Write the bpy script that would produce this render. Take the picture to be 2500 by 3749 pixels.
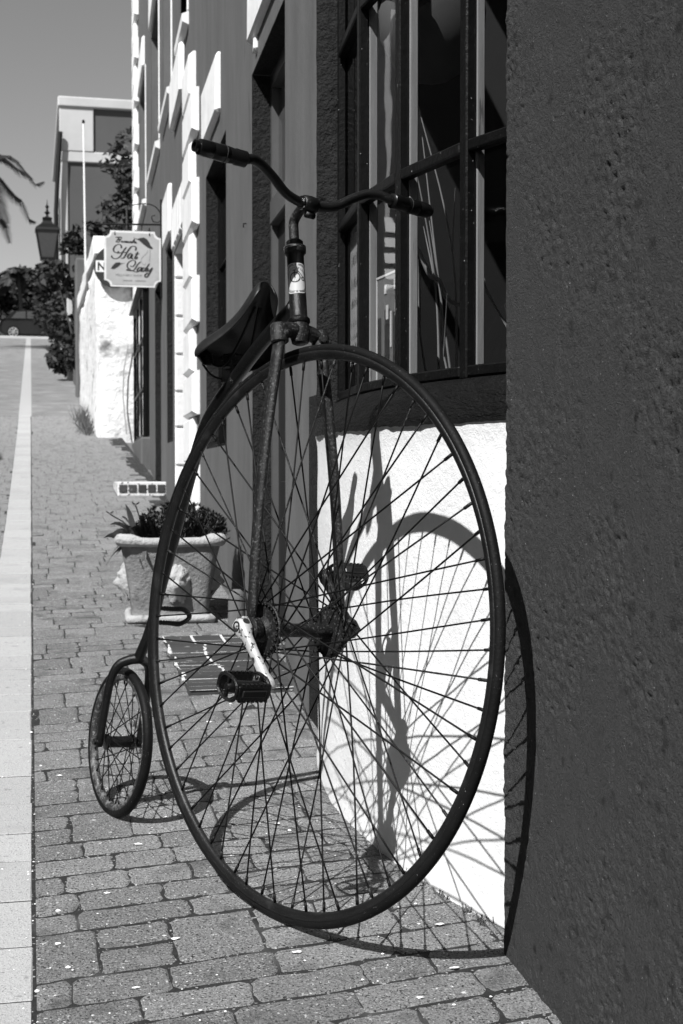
import bpy, bmesh, math, random
from mathutils import Vector, Matrix, noise
R = math.radians
random.seed(11)
for o in list(bpy.data.objects): bpy.data.objects.remove(o)
scene = bpy.context.scene
COL = scene.collection
V = Vector

# ------------------------------------------------------------------ camera
EYE = V((0, 0, 1.023)); YAW = math.atan(.227); PIT = R(1.535)
fwd = V((math.sin(YAW)*math.cos(PIT), math.cos(YAW)*math.cos(PIT), -math.sin(PIT)))
rgt = V((math.cos(YAW), -math.sin(YAW), 0)); upv = rgt.cross(fwd)
cd = bpy.data.cameras.new('camera'); cam = bpy.data.objects.new('camera', cd); COL.objects.link(cam)
M = Matrix((rgt, upv, -fwd)).transposed().to_4x4(); M.translation = EYE
cam.matrix_world = M
cd.sensor_fit = 'VERTICAL'; cd.sensor_height = 36; cd.sensor_width = 24; cd.lens = 48.0
cd.clip_start = .05; cd.clip_end = 2000
cd.dof.use_dof = True; cd.dof.focus_distance = 3.05; cd.dof.aperture_fstop = 10
scene.camera = cam
# ------------------------------------------------------------------ world, sun, exposure
SUN = V((-.4566, -.4868, .7447)).normalized()
el = math.asin(SUN.z); az = math.atan2(SUN.x, SUN.y)
w = bpy.data.worlds.new('World'); scene.world = w; w.use_nodes = True
nt = w.node_tree; nt.nodes.clear()
sky = nt.nodes.new('ShaderNodeTexSky'); sky.sky_type = 'NISHITA'; sky.sun_disc = False
sky.sun_elevation = el; sky.sun_rotation = az; sky.air_density = 1.5; sky.dust_density = 0.25; sky.ozone_density = 1.0
sep = nt.nodes.new('ShaderNodeSeparateColor'); bg = nt.nodes.new('ShaderNodeBackground'); out = nt.nodes.new('ShaderNodeOutputWorld')
mx = nt.nodes.new('ShaderNodeMath'); mx.operation = 'MULTIPLY_ADD'; mx.inputs[1].default_value = 1.0
m2 = nt.nodes.new('ShaderNodeMath'); m2.operation = 'MULTIPLY'; m2.inputs[1].default_value = .0
nt.links.new(sky.outputs[0], sep.inputs[0]); nt.links.new(sep.outputs[0], mx.inputs[0])
nt.links.new(sep.outputs[1], m2.inputs[0]); nt.links.new(m2.outputs[0], mx.inputs[2])
nt.links.new(mx.outputs[0], bg.inputs[0]); bg.inputs[1].default_value = .062
nt.links.new(bg.outputs[0], out.inputs[0])
sd = bpy.data.lights.new('sun', 'SUN'); sd.energy = 4.6; sd.angle = R(.53); sd.color = (1, 1, 1)
so = bpy.data.objects.new('sun', sd); COL.objects.link(so); so.location = SUN*40
so.rotation_euler = SUN.to_track_quat('Z', 'Y').to_euler()
scene.render.engine = 'CYCLES'
scene.view_settings.view_transform = 'Standard'; scene.view_settings.look = 'None'
scene.view_settings.gamma = 1; scene.view_settings.use_curve_mapping = False
scene.view_settings.exposure = .78
scene.render.resolution_x = 683; scene.render.resolution_y = 1024

# ------------------------------------------------------------------ materials (a black and white world: every colour a grey)
def node(nt, t, **k):
    n = nt.nodes.new(t)
    for a, b in k.items(): setattr(n, a, b)
    return n
def g(v): return (v, v, v, 1)
MATS = {}
def mat(name, col, rough=.8, var=.25, vscale=3., bump=0., bscale=60., fine=0., fscale=300., spec=.3, metal=0.,
        specks=None, rand=0., stretch=(1, 1, 1), chips=None, bdist=.01, patch=None):
    """grey base with two-scale mottling, bump relief, optional light specks / dark chips, optional per-object tone"""
    if name in MATS: return MATS[name]
    m = bpy.data.materials.new(name); m.use_nodes = True; MATS[name] = m
    nt = m.node_tree; L = nt.links; b = nt.nodes['Principled BSDF']
    b.inputs['Roughness'].default_value = rough; b.inputs['Specular IOR Level'].default_value = spec; b.inputs['Metallic'].default_value = metal
    geo = node(nt, 'ShaderNodeNewGeometry'); mp = node(nt, 'ShaderNodeMapping'); mp.inputs['Scale'].default_value = stretch
    L.new(geo.outputs['Position'], mp.inputs[0]); P = mp.outputs[0]
    n1 = node(nt, 'ShaderNodeTexNoise'); n1.inputs['Scale'].default_value = vscale; n1.inputs['Detail'].default_value = 6; n1.inputs['Roughness'].default_value = .65
    L.new(P, n1.inputs[0])
    mr = node(nt, 'ShaderNodeMapRange'); mr.inputs[1].default_value = .25; mr.inputs[2].default_value = .75
    mr.inputs[3].default_value = col*(1-var); mr.inputs[4].default_value = col*(1+var); L.new(n1.outputs[0], mr.inputs[0])
    c = mr.outputs[0]
    def mul(a, bb):
        q = node(nt, 'ShaderNodeMath', operation='MULTIPLY'); L.new(a, q.inputs[0])
        if isinstance(bb, float): q.inputs[1].default_value = bb
        else: L.new(bb, q.inputs[1])
        return q.outputs[0]
    if rand:
        oi = node(nt, 'ShaderNodeObjectInfo'); r2 = node(nt, 'ShaderNodeMapRange'); r2.inputs[3].default_value = 1-rand; r2.inputs[4].default_value = 1+rand
        L.new(oi.outputs['Random'], r2.inputs[0]); c = mul(c, r2.outputs[0])
    def blend(c, scale, lo, hi, val, det=2.):
        n2 = node(nt, 'ShaderNodeTexNoise'); n2.inputs['Scale'].default_value = scale; n2.inputs['Detail'].default_value = det; L.new(P, n2.inputs[0])
        q = node(nt, 'ShaderNodeMapRange'); q.inputs[1].default_value = lo; q.inputs[2].default_value = hi; L.new(n2.outputs[0], q.inputs[0])
        mxn = node(nt, 'ShaderNodeMix'); L.new(q.outputs[0], mxn.inputs[0]); L.new(c, mxn.inputs[2]); mxn.inputs[3].default_value = val
        return mxn.outputs[0]
    if specks:
        for s in specks: c = blend(c, *s)
    if chips: c = blend(c, *chips)
    L.new(c, b.inputs['Base Color'])
    nrm = None
    for st, sc, dist, det in ((bump, bscale, bdist, 8), (fine, fscale, bdist*.35, 3)):
        if st:
            n3 = node(nt, 'ShaderNodeTexNoise'); n3.inputs['Scale'].default_value = sc; n3.inputs['Detail'].default_value = det; n3.inputs['Roughness'].default_value = .6
            L.new(P, n3.inputs[0]); bp = node(nt, 'ShaderNodeBump'); bp.inputs['Strength'].default_value = st; bp.inputs['Distance'].default_value = dist
            L.new(n3.outputs[0], bp.inputs['Height'])
            if patch:
                n5 = node(nt, 'ShaderNodeTexNoise'); n5.inputs['Scale'].default_value = patch; n5.inputs['Detail'].default_value = 4; L.new(P, n5.inputs[0])
                q5 = node(nt, 'ShaderNodeMapRange'); q5.inputs[1].default_value = .38; q5.inputs[2].default_value = .62; q5.inputs[3].default_value = st*.3; q5.inputs[4].default_value = st; L.new(n5.outputs[0], q5.inputs[0]); L.new(q5.outputs[0], bp.inputs['Strength'])
            if nrm: L.new(nrm, bp.inputs['Normal'])
            nrm = bp.outputs[0]
    if nrm: L.new(nrm, b.inputs['Normal'])
    return m
def flat(name, col, rough=.6, spec=.3, metal=0.): return mat(name, col, rough, var=.12, vscale=9, spec=spec, metal=metal)

PAVER = mat('paver', .235, .95, var=.6, vscale=190, bump=1., bscale=110, fine=1., fscale=300, rand=.2, bdist=.014, spec=.08,
            specks=[(170, .58, .66, .34), (120, .655, .70, .6), (70, .70, .725, .75), (180, .57, .66, .03), (8, .55, .8, .10), (11, .60, .8, .26)])
PAVER_FAR = None
SLAB = mat('band_concrete', .36, .95, var=.42, vscale=190, bump=.7, bscale=150, fine=.7, fscale=500, rand=.07, bdist=.005, specks=[(190, .58, .70, .14), (35, .66, .74, .22), (6, .58, .8, .28)])
SAND = mat('joint_sand', .020, .95, var=.6, vscale=60, bump=.6, bscale=200, specks=[(90, .64, .68, .3), (5, .58, .75, .07)])
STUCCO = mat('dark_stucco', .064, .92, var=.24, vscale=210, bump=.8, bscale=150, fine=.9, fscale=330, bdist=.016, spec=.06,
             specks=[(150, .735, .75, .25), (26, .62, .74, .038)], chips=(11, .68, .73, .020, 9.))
WHITE = mat('white_limewash', .66, .9, var=.08, vscale=5, bump=.5, bscale=45, fine=.6, fscale=200, bdist=.007, spec=.15, chips=(45, .70, .76, .35, 5.))
WHITE2 = mat('white_trim_paint', .70, .85, var=.14, vscale=4, bump=.4, bscale=25, spec=.2)
FACADE = mat('grey_facade_paint', .108, .9, var=.20, vscale=5, bump=.6, bscale=40, fine=.5, fscale=160, stretch=(1, 1, .3), spec=.12, bdist=.006, chips=(9, .68, .76, .07, 6.))
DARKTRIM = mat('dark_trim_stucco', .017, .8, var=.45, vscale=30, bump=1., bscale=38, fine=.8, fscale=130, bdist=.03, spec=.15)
SILLPAINT = mat('black_sill_paint', .006, .5, var=.5, vscale=20, bump=1., bscale=30, fine=.7, fscale=120, bdist=.022, spec=.14, stretch=(1, .4, 1.6))
BLACKWOOD = mat('black_window_paint', .004, .4, var=.4, vscale=30, bump=.25, bscale=90, spec=.12, specks=[(120, .735, .755, .3)])
PALEWOOD = mat('pale_inner_wood', .30, .6, var=.25, vscale=25, stretch=(1, 1, .1), bump=.2, bscale=60, chips=(60, .66, .7, .12, 4.))
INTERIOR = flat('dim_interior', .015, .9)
BIKE = mat('worn_black_enamel', .005, .36, var=.5, vscale=22, bump=.35, bscale=150, fine=.3, fscale=600, spec=.28, bdist=.003,
           specks=[(260, .68, .74, .05), (70, .68, .74, .015)])
BIKE_RUST = mat('rusty_black_steel', .008, .5, var=.5, vscale=30, bump=.6, bscale=160, fine=.5, fscale=600, spec=.25, bdist=.003,
           specks=[(180, .58, .72, .07), (60, .62, .74, .035)])
TYRE = mat('black_rubber', .006, .55, var=.4, vscale=12, bump=.2, bscale=120, spec=.1, specks=[(300, .73, .76, .25)])
RIM = mat('dusty_black_rim', .007, .42, var=.5, vscale=14, bump=.4, bscale=200, spec=.28, bdist=.002, specks=[(300, .66, .75, .06), (20, .62, .78, .02)])
RIM_RUST = mat('rust_flecked_rim', .02, .5, var=.6, vscale=20, bump=.6, bscale=200, spec=.5, bdist=.003, specks=[(60, .52, .68, .12), (200, .6, .7, .2)])
SPOKE = flat('dark_spoke_steel', .004, .5, .15)
NIPPLE = flat('dull_nipple_metal', .05, .45, .4, .5)
ALLOY = mat('scratched_alloy', .52, .5, var=.2, vscale=40, metal=.35, spec=.5, chips=(70, .54, .60, .05, 6.), bump=.3, bscale=140, bdist=.002)
CHROME = flat('bright_chrome', .6, .15, .5, 1.)
RUBBER = flat('glossy_black_grip', .004, .3, .3)
LEATHER = mat('worn_black_saddle', .008, .45, var=.4, vscale=30, bump=.3, bscale=110, spec=.3, bdist=.003)
POT = mat('weathered_stone_pot', .20, .95, var=.3, vscale=9, bump=1., bscale=55, fine=.8, fscale=200, bdist=.012, spec=.1, chips=(14, .6, .72, .12, 6.))
POTRIM = mat('pale_stone_rim', .36, .95, var=.2, vscale=14, bump=1., bscale=60, bdist=.012, spec=.1, chips=(24, .62, .7, .2, 6.))
SOIL = flat('potting_soil', .03, .95)
LEAF = mat('dark_leaf', .025, .5, var=.4, vscale=30, rand=.1, spec=.4)
LEAF2 = mat('mid_leaf', .055, .5, var=.4, vscale=6, spec=.4)
LEAFFAR = mat('far_foliage', .022, .6, var=.5, vscale=1.2, spec=.3)
BARK = flat('bark', .06, .9)
STEPBRICK = mat('dark_step_brick', .042, .85, var=.25, vscale=12, bump=.6, bscale=90, rand=.15, bdist=.006, chips=(26, .66, .72, .3, 5.))
MORTAR = mat('white_mortar', .62, .95, var=.2, vscale=30, bump=.6, bscale=90, chips=(30, .52, .62, .06, 5.))
SIGNFACE = flat('sign_face', .36, .6); SIGNEDGE = flat('sign_edge', .62, .6)
INK = flat('sign_ink', .025, .6); INKPALE = flat('pale_sign_ink', .17, .6)
STICKER = flat('sticker_paper', .42, .5); IRON = flat('black_iron', .006, .5, .2)
GABLE = mat('far_gable_paint', .075, .9, var=.12, vscale=.5); FARTRIM = mat('far_pale_trim', .42, .9, var=.12, vscale=.8)
ROUGHWHITE = mat('rough_whitewashed_wall', .68, .95, var=.14, vscale=3, bump=1., bscale=7, bdist=.05, chips=(2.2, .60, .70, .2, 6.), specks=[(6, .6, .75, .42)], spec=.1)
CARPAINT = flat('black_car_paint', .008, .12, .5); CARGLASS = flat('car_glass', .045, .08, .8); STEELWHEEL = flat('alloy_wheel', .5, .3, .5, .6)
PAPER = flat('window_paper', .75, .7); REFLROD = flat('pale_reflection_rod', .28, .7); HAT = flat('pale_straw', .06, .8)
CLAP = flat('white_clapboard', .8, .7); SHADE = flat('dark_house_wall', .10, .9)
GRIT = flat('white_shell_grit', .75, .9)

def glass_mat():
    m = bpy.data.materials.new('window_glass'); m.use_nodes = True; nt = m.node_tree; nt.nodes.clear(); L = nt.links
    o = node(nt, 'ShaderNodeOutputMaterial'); mx = node(nt, 'ShaderNodeMixShader'); t = node(nt, 'ShaderNodeBsdfTransparent'); t.inputs[0].default_value = g(.86)
    gl = node(nt, 'ShaderNodeBsdfGlossy'); gl.inputs['Roughness'].default_value = .01; gl.inputs[0].default_value = g(.95)
    # two-sided Schlick reflectance (the pane is thin: no total reflection from behind)
    ge = node(nt, 'ShaderNodeNewGeometry'); dt = node(nt, 'ShaderNodeVectorMath', operation='DOT_PRODUCT'); L.new(ge.outputs['Incoming'], dt.inputs[0]); L.new(ge.outputs['Normal'], dt.inputs[1])
    ab = node(nt, 'ShaderNodeMath', operation='ABSOLUTE'); L.new(dt.outputs['Value'], ab.inputs[0])
    om = node(nt, 'ShaderNodeMath', operation='SUBTRACT'); om.inputs[0].default_value = 1; L.new(ab.outputs[0], om.inputs[1])
    pw5 = node(nt, 'ShaderNodeMath', operation='POWER'); L.new(om.outputs[0], pw5.inputs[0]); pw5.inputs[1].default_value = 5
    fr = node(nt, 'ShaderNodeMath', operation='MULTIPLY_ADD'); L.new(pw5.outputs[0], fr.inputs[0]); fr.inputs[1].default_value = .93; fr.inputs[2].default_value = .07
    fo = node(nt, 'ShaderNodeMath', operation='SUBTRACT'); fo.inputs[0].default_value = 1; L.new(ge.outputs['Backfacing'], fo.inputs[1])
    fm = node(nt, 'ShaderNodeMath', operation='MULTIPLY'); L.new(fr.outputs[0], fm.inputs[0]); L.new(fo.outputs[0], fm.inputs[1]); fr = fm
    tc = node(nt, 'ShaderNodeNewGeometry'); nz = node(nt, 'ShaderNodeTexNoise'); nz.inputs['Scale'].default_value = 5; nz.inputs['Detail'].default_value = 1
    bp = node(nt, 'ShaderNodeBump'); bp.inputs['Strength'].default_value = .02; bp.inputs['Distance'].default_value = .02
    L.new(tc.outputs['Position'], nz.inputs[0]); L.new(nz.outputs[0], bp.inputs['Height']); L.new(bp.outputs[0], gl.inputs['Normal'])
    L.new(fr.outputs[0], mx.inputs[0]); L.new(t.outputs[0], mx.inputs[1]); L.new(gl.outputs[0], mx.inputs[2]); L.new(mx.outputs[0], o.inputs[0])
    return m
GLASS = glass_mat()
def brick_far(name, c1, c2, mortar, bw, rh, tilt):
    m = bpy.data.materials.new(name); m.use_nodes = True; nt = m.node_tree; L = nt.links; b = nt.nodes['Principled BSDF']
    b.inputs['Roughness'].default_value = .9; b.inputs['Specular IOR Level'].default_value = .2
    geo = node(nt, 'ShaderNodeNewGeometry'); mp = node(nt, 'ShaderNodeMapping'); mp.inputs['Rotation'].default_value = (0, 0, tilt); L.new(geo.outputs['Position'], mp.inputs[0])
    br = node(nt, 'ShaderNodeTexBrick'); br.inputs['Scale'].default_value = 1; br.inputs['Brick Width'].default_value = bw; br.inputs['Row Height'].default_value = rh
    br.inputs['Mortar Size'].default_value = .008; br.inputs['Color1'].default_value = g(c1); br.inputs['Color2'].default_value = g(c2); br.inputs['Mortar'].default_value = g(mortar)
    L.new(mp.outputs[0], br.inputs[0]); nz = node(nt, 'ShaderNodeTexNoise'); nz.inputs['Scale'].default_value = 2.; nz.inputs['Detail'].default_value = 8; L.new(geo.outputs['Position'], nz.inputs[0])
    mr = node(nt, 'ShaderNodeMapRange'); mr.inputs[1].default_value = .3; mr.inputs[2].default_value = .7; mr.inputs[3].default_value = .75; mr.inputs[4].default_value = 1.25; L.new(nz.outputs[0], mr.inputs[0])
    mu = node(nt, 'ShaderNodeMix', data_type='RGBA', blend_type='MULTIPLY'); mu.inputs[0].default_value = 1
    L.new(br.outputs[0], mu.inputs[6]); L.new(mr.outputs[0], mu.inputs[7]); L.new(mu.outputs[2], b.inputs['Base Color'])
    return m
PAVER_FAR = brick_far('far_pavers', .185, .225, .06, .165, .115, -.16)

# ------------------------------------------------------------------ helpers
def tag(o, label=None, cat=None, group=None, kind=None):
    if label: o['label'] = label
    if cat: o['category'] = cat
    if group: o['group'] = group
    if kind: o['kind'] = kind
    return o
def thing(name, label, cat, loc=(0, 0, 0), group=None):
    o = bpy.data.objects.new(name, None); COL.objects.link(o); o.location = loc; o.empty_display_size = .1
    return tag(o, label, cat, group)
def link(name, me, m, parent=None, smooth=False):
    o = bpy.data.objects.new(name, me); COL.objects.link(o)
    if m is not None and not me.materials: me.materials.append(m)
    if smooth:
        for p in me.polygons: p.use_smooth = True
    if parent is not None:
        o.parent = parent
        if parent.type == 'EMPTY': o.matrix_parent_inverse = Matrix.Translation(-parent.location)
    return o
def build(name, vs, fs, m, parent=None, smooth=False):
    me = bpy.data.meshes.new(name); me.from_pydata([tuple(v) for v in vs], [], fs); me.update()
    bm = bmesh.new(); bm.from_mesh(me); bmesh.ops.recalc_face_normals(bm, faces=bm.faces); bm.to_mesh(me); bm.free()
    return link(name, me, m, parent, smooth)
class MB:
    def __init__(s): s.v = []; s.f = []
    def add(s, vs, fs):
        k = len(s.v); s.v += [V(p) for p in vs]; s.f += [tuple(i+k for i in f) for f in fs]; return s
    def box(s, a, b, cx=0.):
        """axis-aligned box with optional chamfer cx"""
        (x0, y0, z0), (x1, y1, z1) = a, b
        if not cx:
            s.add([(x, y, z) for z in (z0, z1) for y in (y0, y1) for x in (x0, x1)], [(0, 2, 3, 1), (4, 5, 7, 6), (0, 1, 5, 4), (2, 6, 7, 3), (0, 4, 6, 2), (1, 3, 7, 5)]); return s
        bm = bmesh.new(); vv = [bm.verts.new(p) for p in [(x, y, z) for z in (z0, z1) for y in (y0, y1) for x in (x0, x1)]]
        for f in [(0, 2, 3, 1), (4, 5, 7, 6), (0, 1, 5, 4), (2, 6, 7, 3), (0, 4, 6, 2), (1, 3, 7, 5)]: bm.faces.new([vv[i] for i in f])
        bmesh.ops.bevel(bm, geom=list(bm.edges), offset=cx, segments=1, affect='EDGES', profile=.5)
        bm.verts.index_update(); s.add([v.co.copy() for v in bm.verts], [tuple(v.index for v in f.verts) for f in bm.faces]); bm.free(); return s
    def obox(s, c, ax, hs, cx=0.):
        """oriented box: centre, three unit axes, half sizes"""
        t = MB().box((-hs[0], -hs[1], -hs[2]), hs, cx)
        s.add([V(c)+ax[0]*p.x+ax[1]*p.y+ax[2]*p.z for p in t.v], t.f); return s
    def tube(s, pts, rad, n=10, closed=False, cap=True, flatten=None):
        pts = [V(p) for p in pts]; N = len(pts)
        rr = rad if isinstance(rad, (list, tuple)) else [rad]*N
        tang = []
        for i in range(N):
            a = pts[(i-1) % N] if (closed or i > 0) else pts[i]; b = pts[(i+1) % N] if (closed or i < N-1) else pts[i]
            tang.append((b-a).normalized())
        t0 = tang[0]; u = t0.cross(V((0, 0, 1)) if abs(t0.z) < .9 else V((1, 0, 0))).normalized()
        vs = []; fs = []
        for i in range(N):
            u = (u-tang[i]*u.dot(tang[i])).normalized(); v = tang[i].cross(u)
            for k in range(n):
                a = 2*math.pi*k/n
                d = u*math.cos(a)+v*math.sin(a)
                if flatten: d = d - flatten[0]*(d.dot(flatten[0]))*(1-flatten[1])
                vs.append(pts[i]+d*rr[i])
        for i in range(N if closed else N-1):
            j = (i+1) % N
            for k in range(n): fs.append((i*n+k, i*n+(k+1) % n, j*n+(k+1) % n, j*n+k))
        if cap and not closed: fs += [tuple(range(n))[::-1], tuple((N-1)*n+k for k in range(n))]
        return s.add(vs, fs)
    def ring(s, C, a, b, nn, prof, N=180):
        """revolve closed profile [(r, w)] about axis nn through C; a, b span the plane"""
        K = len(prof); vs = []; fs = []
        for i in range(N):
            t = 2*math.pi*i/N; d = a*math.cos(t)+b*math.sin(t)
            vs += [C+d*r+nn*w_ for r, w_ in prof]
        for i in range(N):
            j = (i+1) % N
            for k in range(K): fs.append((i*K+k, i*K+(k+1) % K, j*K+(k+1) % K, j*K+k))
        return s.add(vs, fs)
    def lathe(s, base, axis, prof, N=16):
        """open profile [(dist along axis, radius)] revolved, capped by zero radii"""
        axis = axis.normalized(); u = axis.cross(V((0, 0, 1)) if abs(axis.z) < .9 else V((1, 0, 0))).normalized(); v = axis.cross(u)
        vs = []; fs = []
        for h, r in prof:
            for k in range(N):
                a = 2*math.pi*k/N; vs.append(V(base)+axis*h+(u*math.cos(a)+v*math.sin(a))*r)
        for i in range(len(prof)-1):
            for k in range(N): fs.append((i*N+k, i*N+(k+1) % N, (i+1)*N+(k+1) % N, (i+1)*N+k))
        fs += [tuple(range(N))[::-1], tuple((len(prof)-1)*N+k for k in range(N))]
        return s.add(vs, fs)
    def go(s, name, m, parent=None, smooth=False, auto=False):
        o = build(name, s.v, s.f, m, parent, smooth)
        if auto:
            me = o.data
            for p in me.polygons: p.use_smooth = True
            try: me.set_sharp_from_angle(angle=R(38))
            except Exception: pass
        return o
def smooth_path(pts, k=6):
    """Catmull-Rom through points"""
    P = [V(p) for p in pts]; P = [P[0]*2-P[1]]+P+[P[-1]*2-P[-2]]; o = []
    for i in range(1, len(P)-2):
        for j in range(k):
            t = j/k; a, b, c, d = P[i-1], P[i], P[i+1], P[i+2]
            o.append(.5*((2*b)+(c-a)*t+(2*a-5*b+4*c-d)*t*t+(3*b-a-3*c+d)*t**3))
    return o+[P[-2]]
def lerp(a, b, t): return a+(b-a)*t

# ------------------------------------------------------------------ terrain profile along the street (Y), street climbs away from the camera
GP = [(-60, -4.3), (-10, -.875), (0, -.2), (3.03, .006), (5.5, .168), (8.61, .383), (11.99, .64), (15, .94), (21.1, 1.6), (30, 2.7), (70.5, 7.85), (72, 8.05), (76, 8.28), (82, 8.4), (140, 8.6), (700, 9)]
def g0(y):
    for (a, b), (c, d) in zip(GP, GP[1:]):
        if y <= c: return b+(d-b)*(y-a)/(c-a)
    return GP[-1][1]
def G(y): return (g0(y-.8)+g0(y)*2+g0(y+.8))/4 if y > 4 else g0(y)
def strip(name, x0, x1, ys, dz, m, nx=1):
    vs = []; fs = []
    for y in ys:
        for i in range(nx+1): vs.append((lerp(x0, x1, i/nx), y, G(y)+(dz(y) if callable(dz) else dz)))
    K = nx+1
    for j in range(len(ys)-1):
        for i in range(nx): fs.append((j*K+i, j*K+i+1, (j+1)*K+i+1, (j+1)*K+i))
    return build(name, vs, fs, m)
YS = [-60, -30, -10, -4]+[i*.5 for i in range(-4, 60)]+list(range(30, 90, 2))+[100, 120, 160, 240, 400, 690]
ground = strip('ground', -260, 260, YS, -.075, mat('earth', .12, .95, var=.3, vscale=.6)); tag(ground, kind='structure')
near = [y for y in YS if -10 <= y <= 26]; far = [26]+[y for y in YS if 26 < y <= 72]
def bed(name, x0, x1):
    vs = []; fs = []
    for j, y in enumerate(near+far[1:]):
        dz = -.0013 if y <= 25 else -.0010
        vs += [(x0, y, G(y)+dz), (x1, y, G(y)+dz)]
        if j: fs.append((2*j-2, 2*j-1, 2*j+1, 2*j))
    o = build(name, vs, fs, None); me = o.data; me.materials.append(SAND); me.materials.append(PAVER_FAR)
    for p in me.polygons:
        if p.center.y > 24.8: p.material_index = 1
    return tag(o, kind='structure')
pavement = bed('pavement', .004, 1.35)
road = bed('road', -7.0, -.212)
band = strip('road_edge_band', -.216, .008, near+far[1:], lambda y: -.0012 if y < 25.5 else .003, SAND); tag(band, kind='structure')
band.data.materials.append(SLAB)
for p in band.data.polygons:
    if p.center.y > 25: p.material_index = 1
cross = strip('cross_street', -60, 40, [72.4, 74, 76, 78, 80, 84, 90], .002, mat('asphalt', .06, .9, var=.2, vscale=1)); tag(cross, kind='structure')
kerb_bm = MB(); kerb_bm.box((-40, 72.0, G(72)-.3), (1.0, 72.35, G(72.2)+.10), .02)
tag(kerb_bm.go('kerb', FARTRIM), kind='structure')

# pavers: uneven tumbled blocks in courses tilted across the street
TILT = .16
def paver_geo(x0, x1, y0, y1, lo, hi, fancy):
    """irregular block: wobbly outline, chamfered top; x is along the course, clipped to [lo, hi]"""
    gx, gy = .0012, .0042
    x0 += gx; x1 -= gx; y0 += gy; y1 -= gy
    n = 4 if fancy else 1; pts = []
    def edge(ax, ay, bx, by):
        for k in range(n): t = k/n; pts.append([lerp(ax, bx, t), lerp(ay, by, t)])
    c = .012
    if fancy:
        for (ax, ay, bx, by) in ((x0+c, y0, x1-c, y0), (x1, y0+c, x1, y1-c), (x1-c, y1, x0+c, y1), (x0, y1-c, x0, y0+c)):
            for k in range(n+1): t = k/n; pts.append([lerp(ax, bx, t), lerp(ay, by, t)])
        for p in pts: p[0] += random.gauss(0, .0022); p[1] += random.gauss(0, .0026)
    else: pts = [[x0, y0], [x1, y0], [x1, y1], [x0, y1]]
    cx = sum(p[0] for p in pts)/len(pts); cy = sum(p[1] for p in pts)/len(pts)
    dz = abs(random.gauss(0, .0010)); tx = random.gauss(0, .005); ty = random.gauss(0, .006)
    vs = []; N = len(pts)
    for ins, h in ((0, -.045), (0, -.0030), (.006, 0)):
        for px, py in pts:
            dx, dy = px-cx, py-cy; l = math.hypot(dx, dy)
            qx, qy = px-dx/l*ins, py-dy/l*ins
            X = qx-qy*0; Yw = qy+TILT*qx
            X = min(max(X, lo), hi)
            vs.append((X, Yw, G(Yw)+h+dz+(tx*(qx-cx)+ty*(qy-cy))))
    fs = []
    for r in range(2):
        for k in range(N): fs.append((r*N+k, r*N+(k+1) % N, (r+1)*N+(k+1) % N, (r+1)*N+k))
    fs.append(tuple(2*N+k for k in range(N)))
    return vs, fs, (cx, cy+TILT*cx)
def course_cells(xa, xb, ya, yb, seed):
    rnd = random.Random(seed); y = ya; out = []
    while y < yb:
        dbl = rnd.random() < .45; d = .118*rnd.uniform(.95, 1.05); D = d*2 if dbl else d
        x = xa-rnd.random()*.15
        while x < xb:
            wd = rnd.choice([.118, .15, .158, .165, .2, .235, .26])*rnd.uniform(.95, 1.05)
            if dbl and rnd.random() < .45:
                s_ = rnd.uniform(.45, .55); out += [(x, x+wd, y, y+D*s_), (x, x+wd, y+D*s_, y+D)]
            else: out.append((x, x+wd, y, y+D))
            x += wd
        y += D
    return out
cells = [c for c in course_cells(0., 1.12, .9, 24.8, 5) if c[1] > .03 and c[0] < 1.1]
def visible(c):
    cx, cy = (c[0]+c[1])/2, (c[2]+c[3])/2+TILT*(c[0]+c[1])/2
    p = V((cx, cy, G(cy)))-EYE; d = p.dot(fwd)
    if d < .3: return 0
    u, v = p.dot(rgt)/d, p.dot(upv)/d
    if abs(u) > .262 or v < -.395: return 0
    if cx > 1.0 or (2.8 < cy < 4.75 and cx > .86+(cy-3.85)**2/5.2): return 0
    return 1/d**3*(c[1]-c[0])*(c[3]-c[2])
order = sorted(range(len(cells)), key=lambda i: -visible(cells[i])); big = set(order[:300])
rest = MB()
for i, c in enumerate(cells):
    vs, fs, ctr = paver_geo(*c, .004, 1.3, i in big)
    if i in big: build('paver', vs, fs, PAVER, pavement)
    else: rest.add(vs, fs)
o = rest.go('small_pavers', PAVER, pavement); tag(o, kind='stuff')
rr = MB()
for c in course_cells(-1.3, -.215, 3.5, 24.8, 9):
    if c[0] < -.24:
        vs, fs, _ = paver_geo(*c, -1.6, -.214, False); rr.add(vs, fs)
tag(rr.go('road_pavers', PAVER, road), kind='stuff')
y = 1.2; rnd = random.Random(3); k = 0
while y < 25.4:
    L_ = rnd.uniform(.22, .29) if rnd.random() < .75 else rnd.uniform(.40, .5)
    m_ = MB(); m_.box((-.2135, y+.003, -.05), (-.0045+rnd.uniform(-.002, .0015), y+L_-.003, .0008), .003)
    for p in m_.v: p.z += G(p.y)+.001*math.sin(y*37); p.x += random.gauss(0, .0008)
    m_.go('slab', SLAB, band); y += L_
# loose pale shell grit and flakes in the joints
gb = MB()
for i in range(420):
    yy = 1.9+8*random.random()**1.8; xx = random.uniform(-.15, 1.0)
    if random.random() < .25: xx = random.gauss(.0, .012)
    s_ = random.choice([.0015, .002, .0025, .003, .004, .007 if random.random() < .2 else .003]); n_ = 6
    h = s_*.5; a0 = random.random()*6
    ring_ = [(xx+math.cos(a0+6.283*k/n_)*s_*random.uniform(.6, 1.2), yy+math.sin(a0+6.283*k/n_)*s_*random.uniform(.6, 1.4), G(yy)+.002) for k in range(n_)]
    gb.add(ring_+[(xx, yy, G(yy)+.002+h)], [(k, (k+1) % n_, n_) for k in range(n_)])
tag(gb.go('shell_grit', GRIT), 'small white shell flakes scattered over the pavers', 'grit', kind='stuff')

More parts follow.
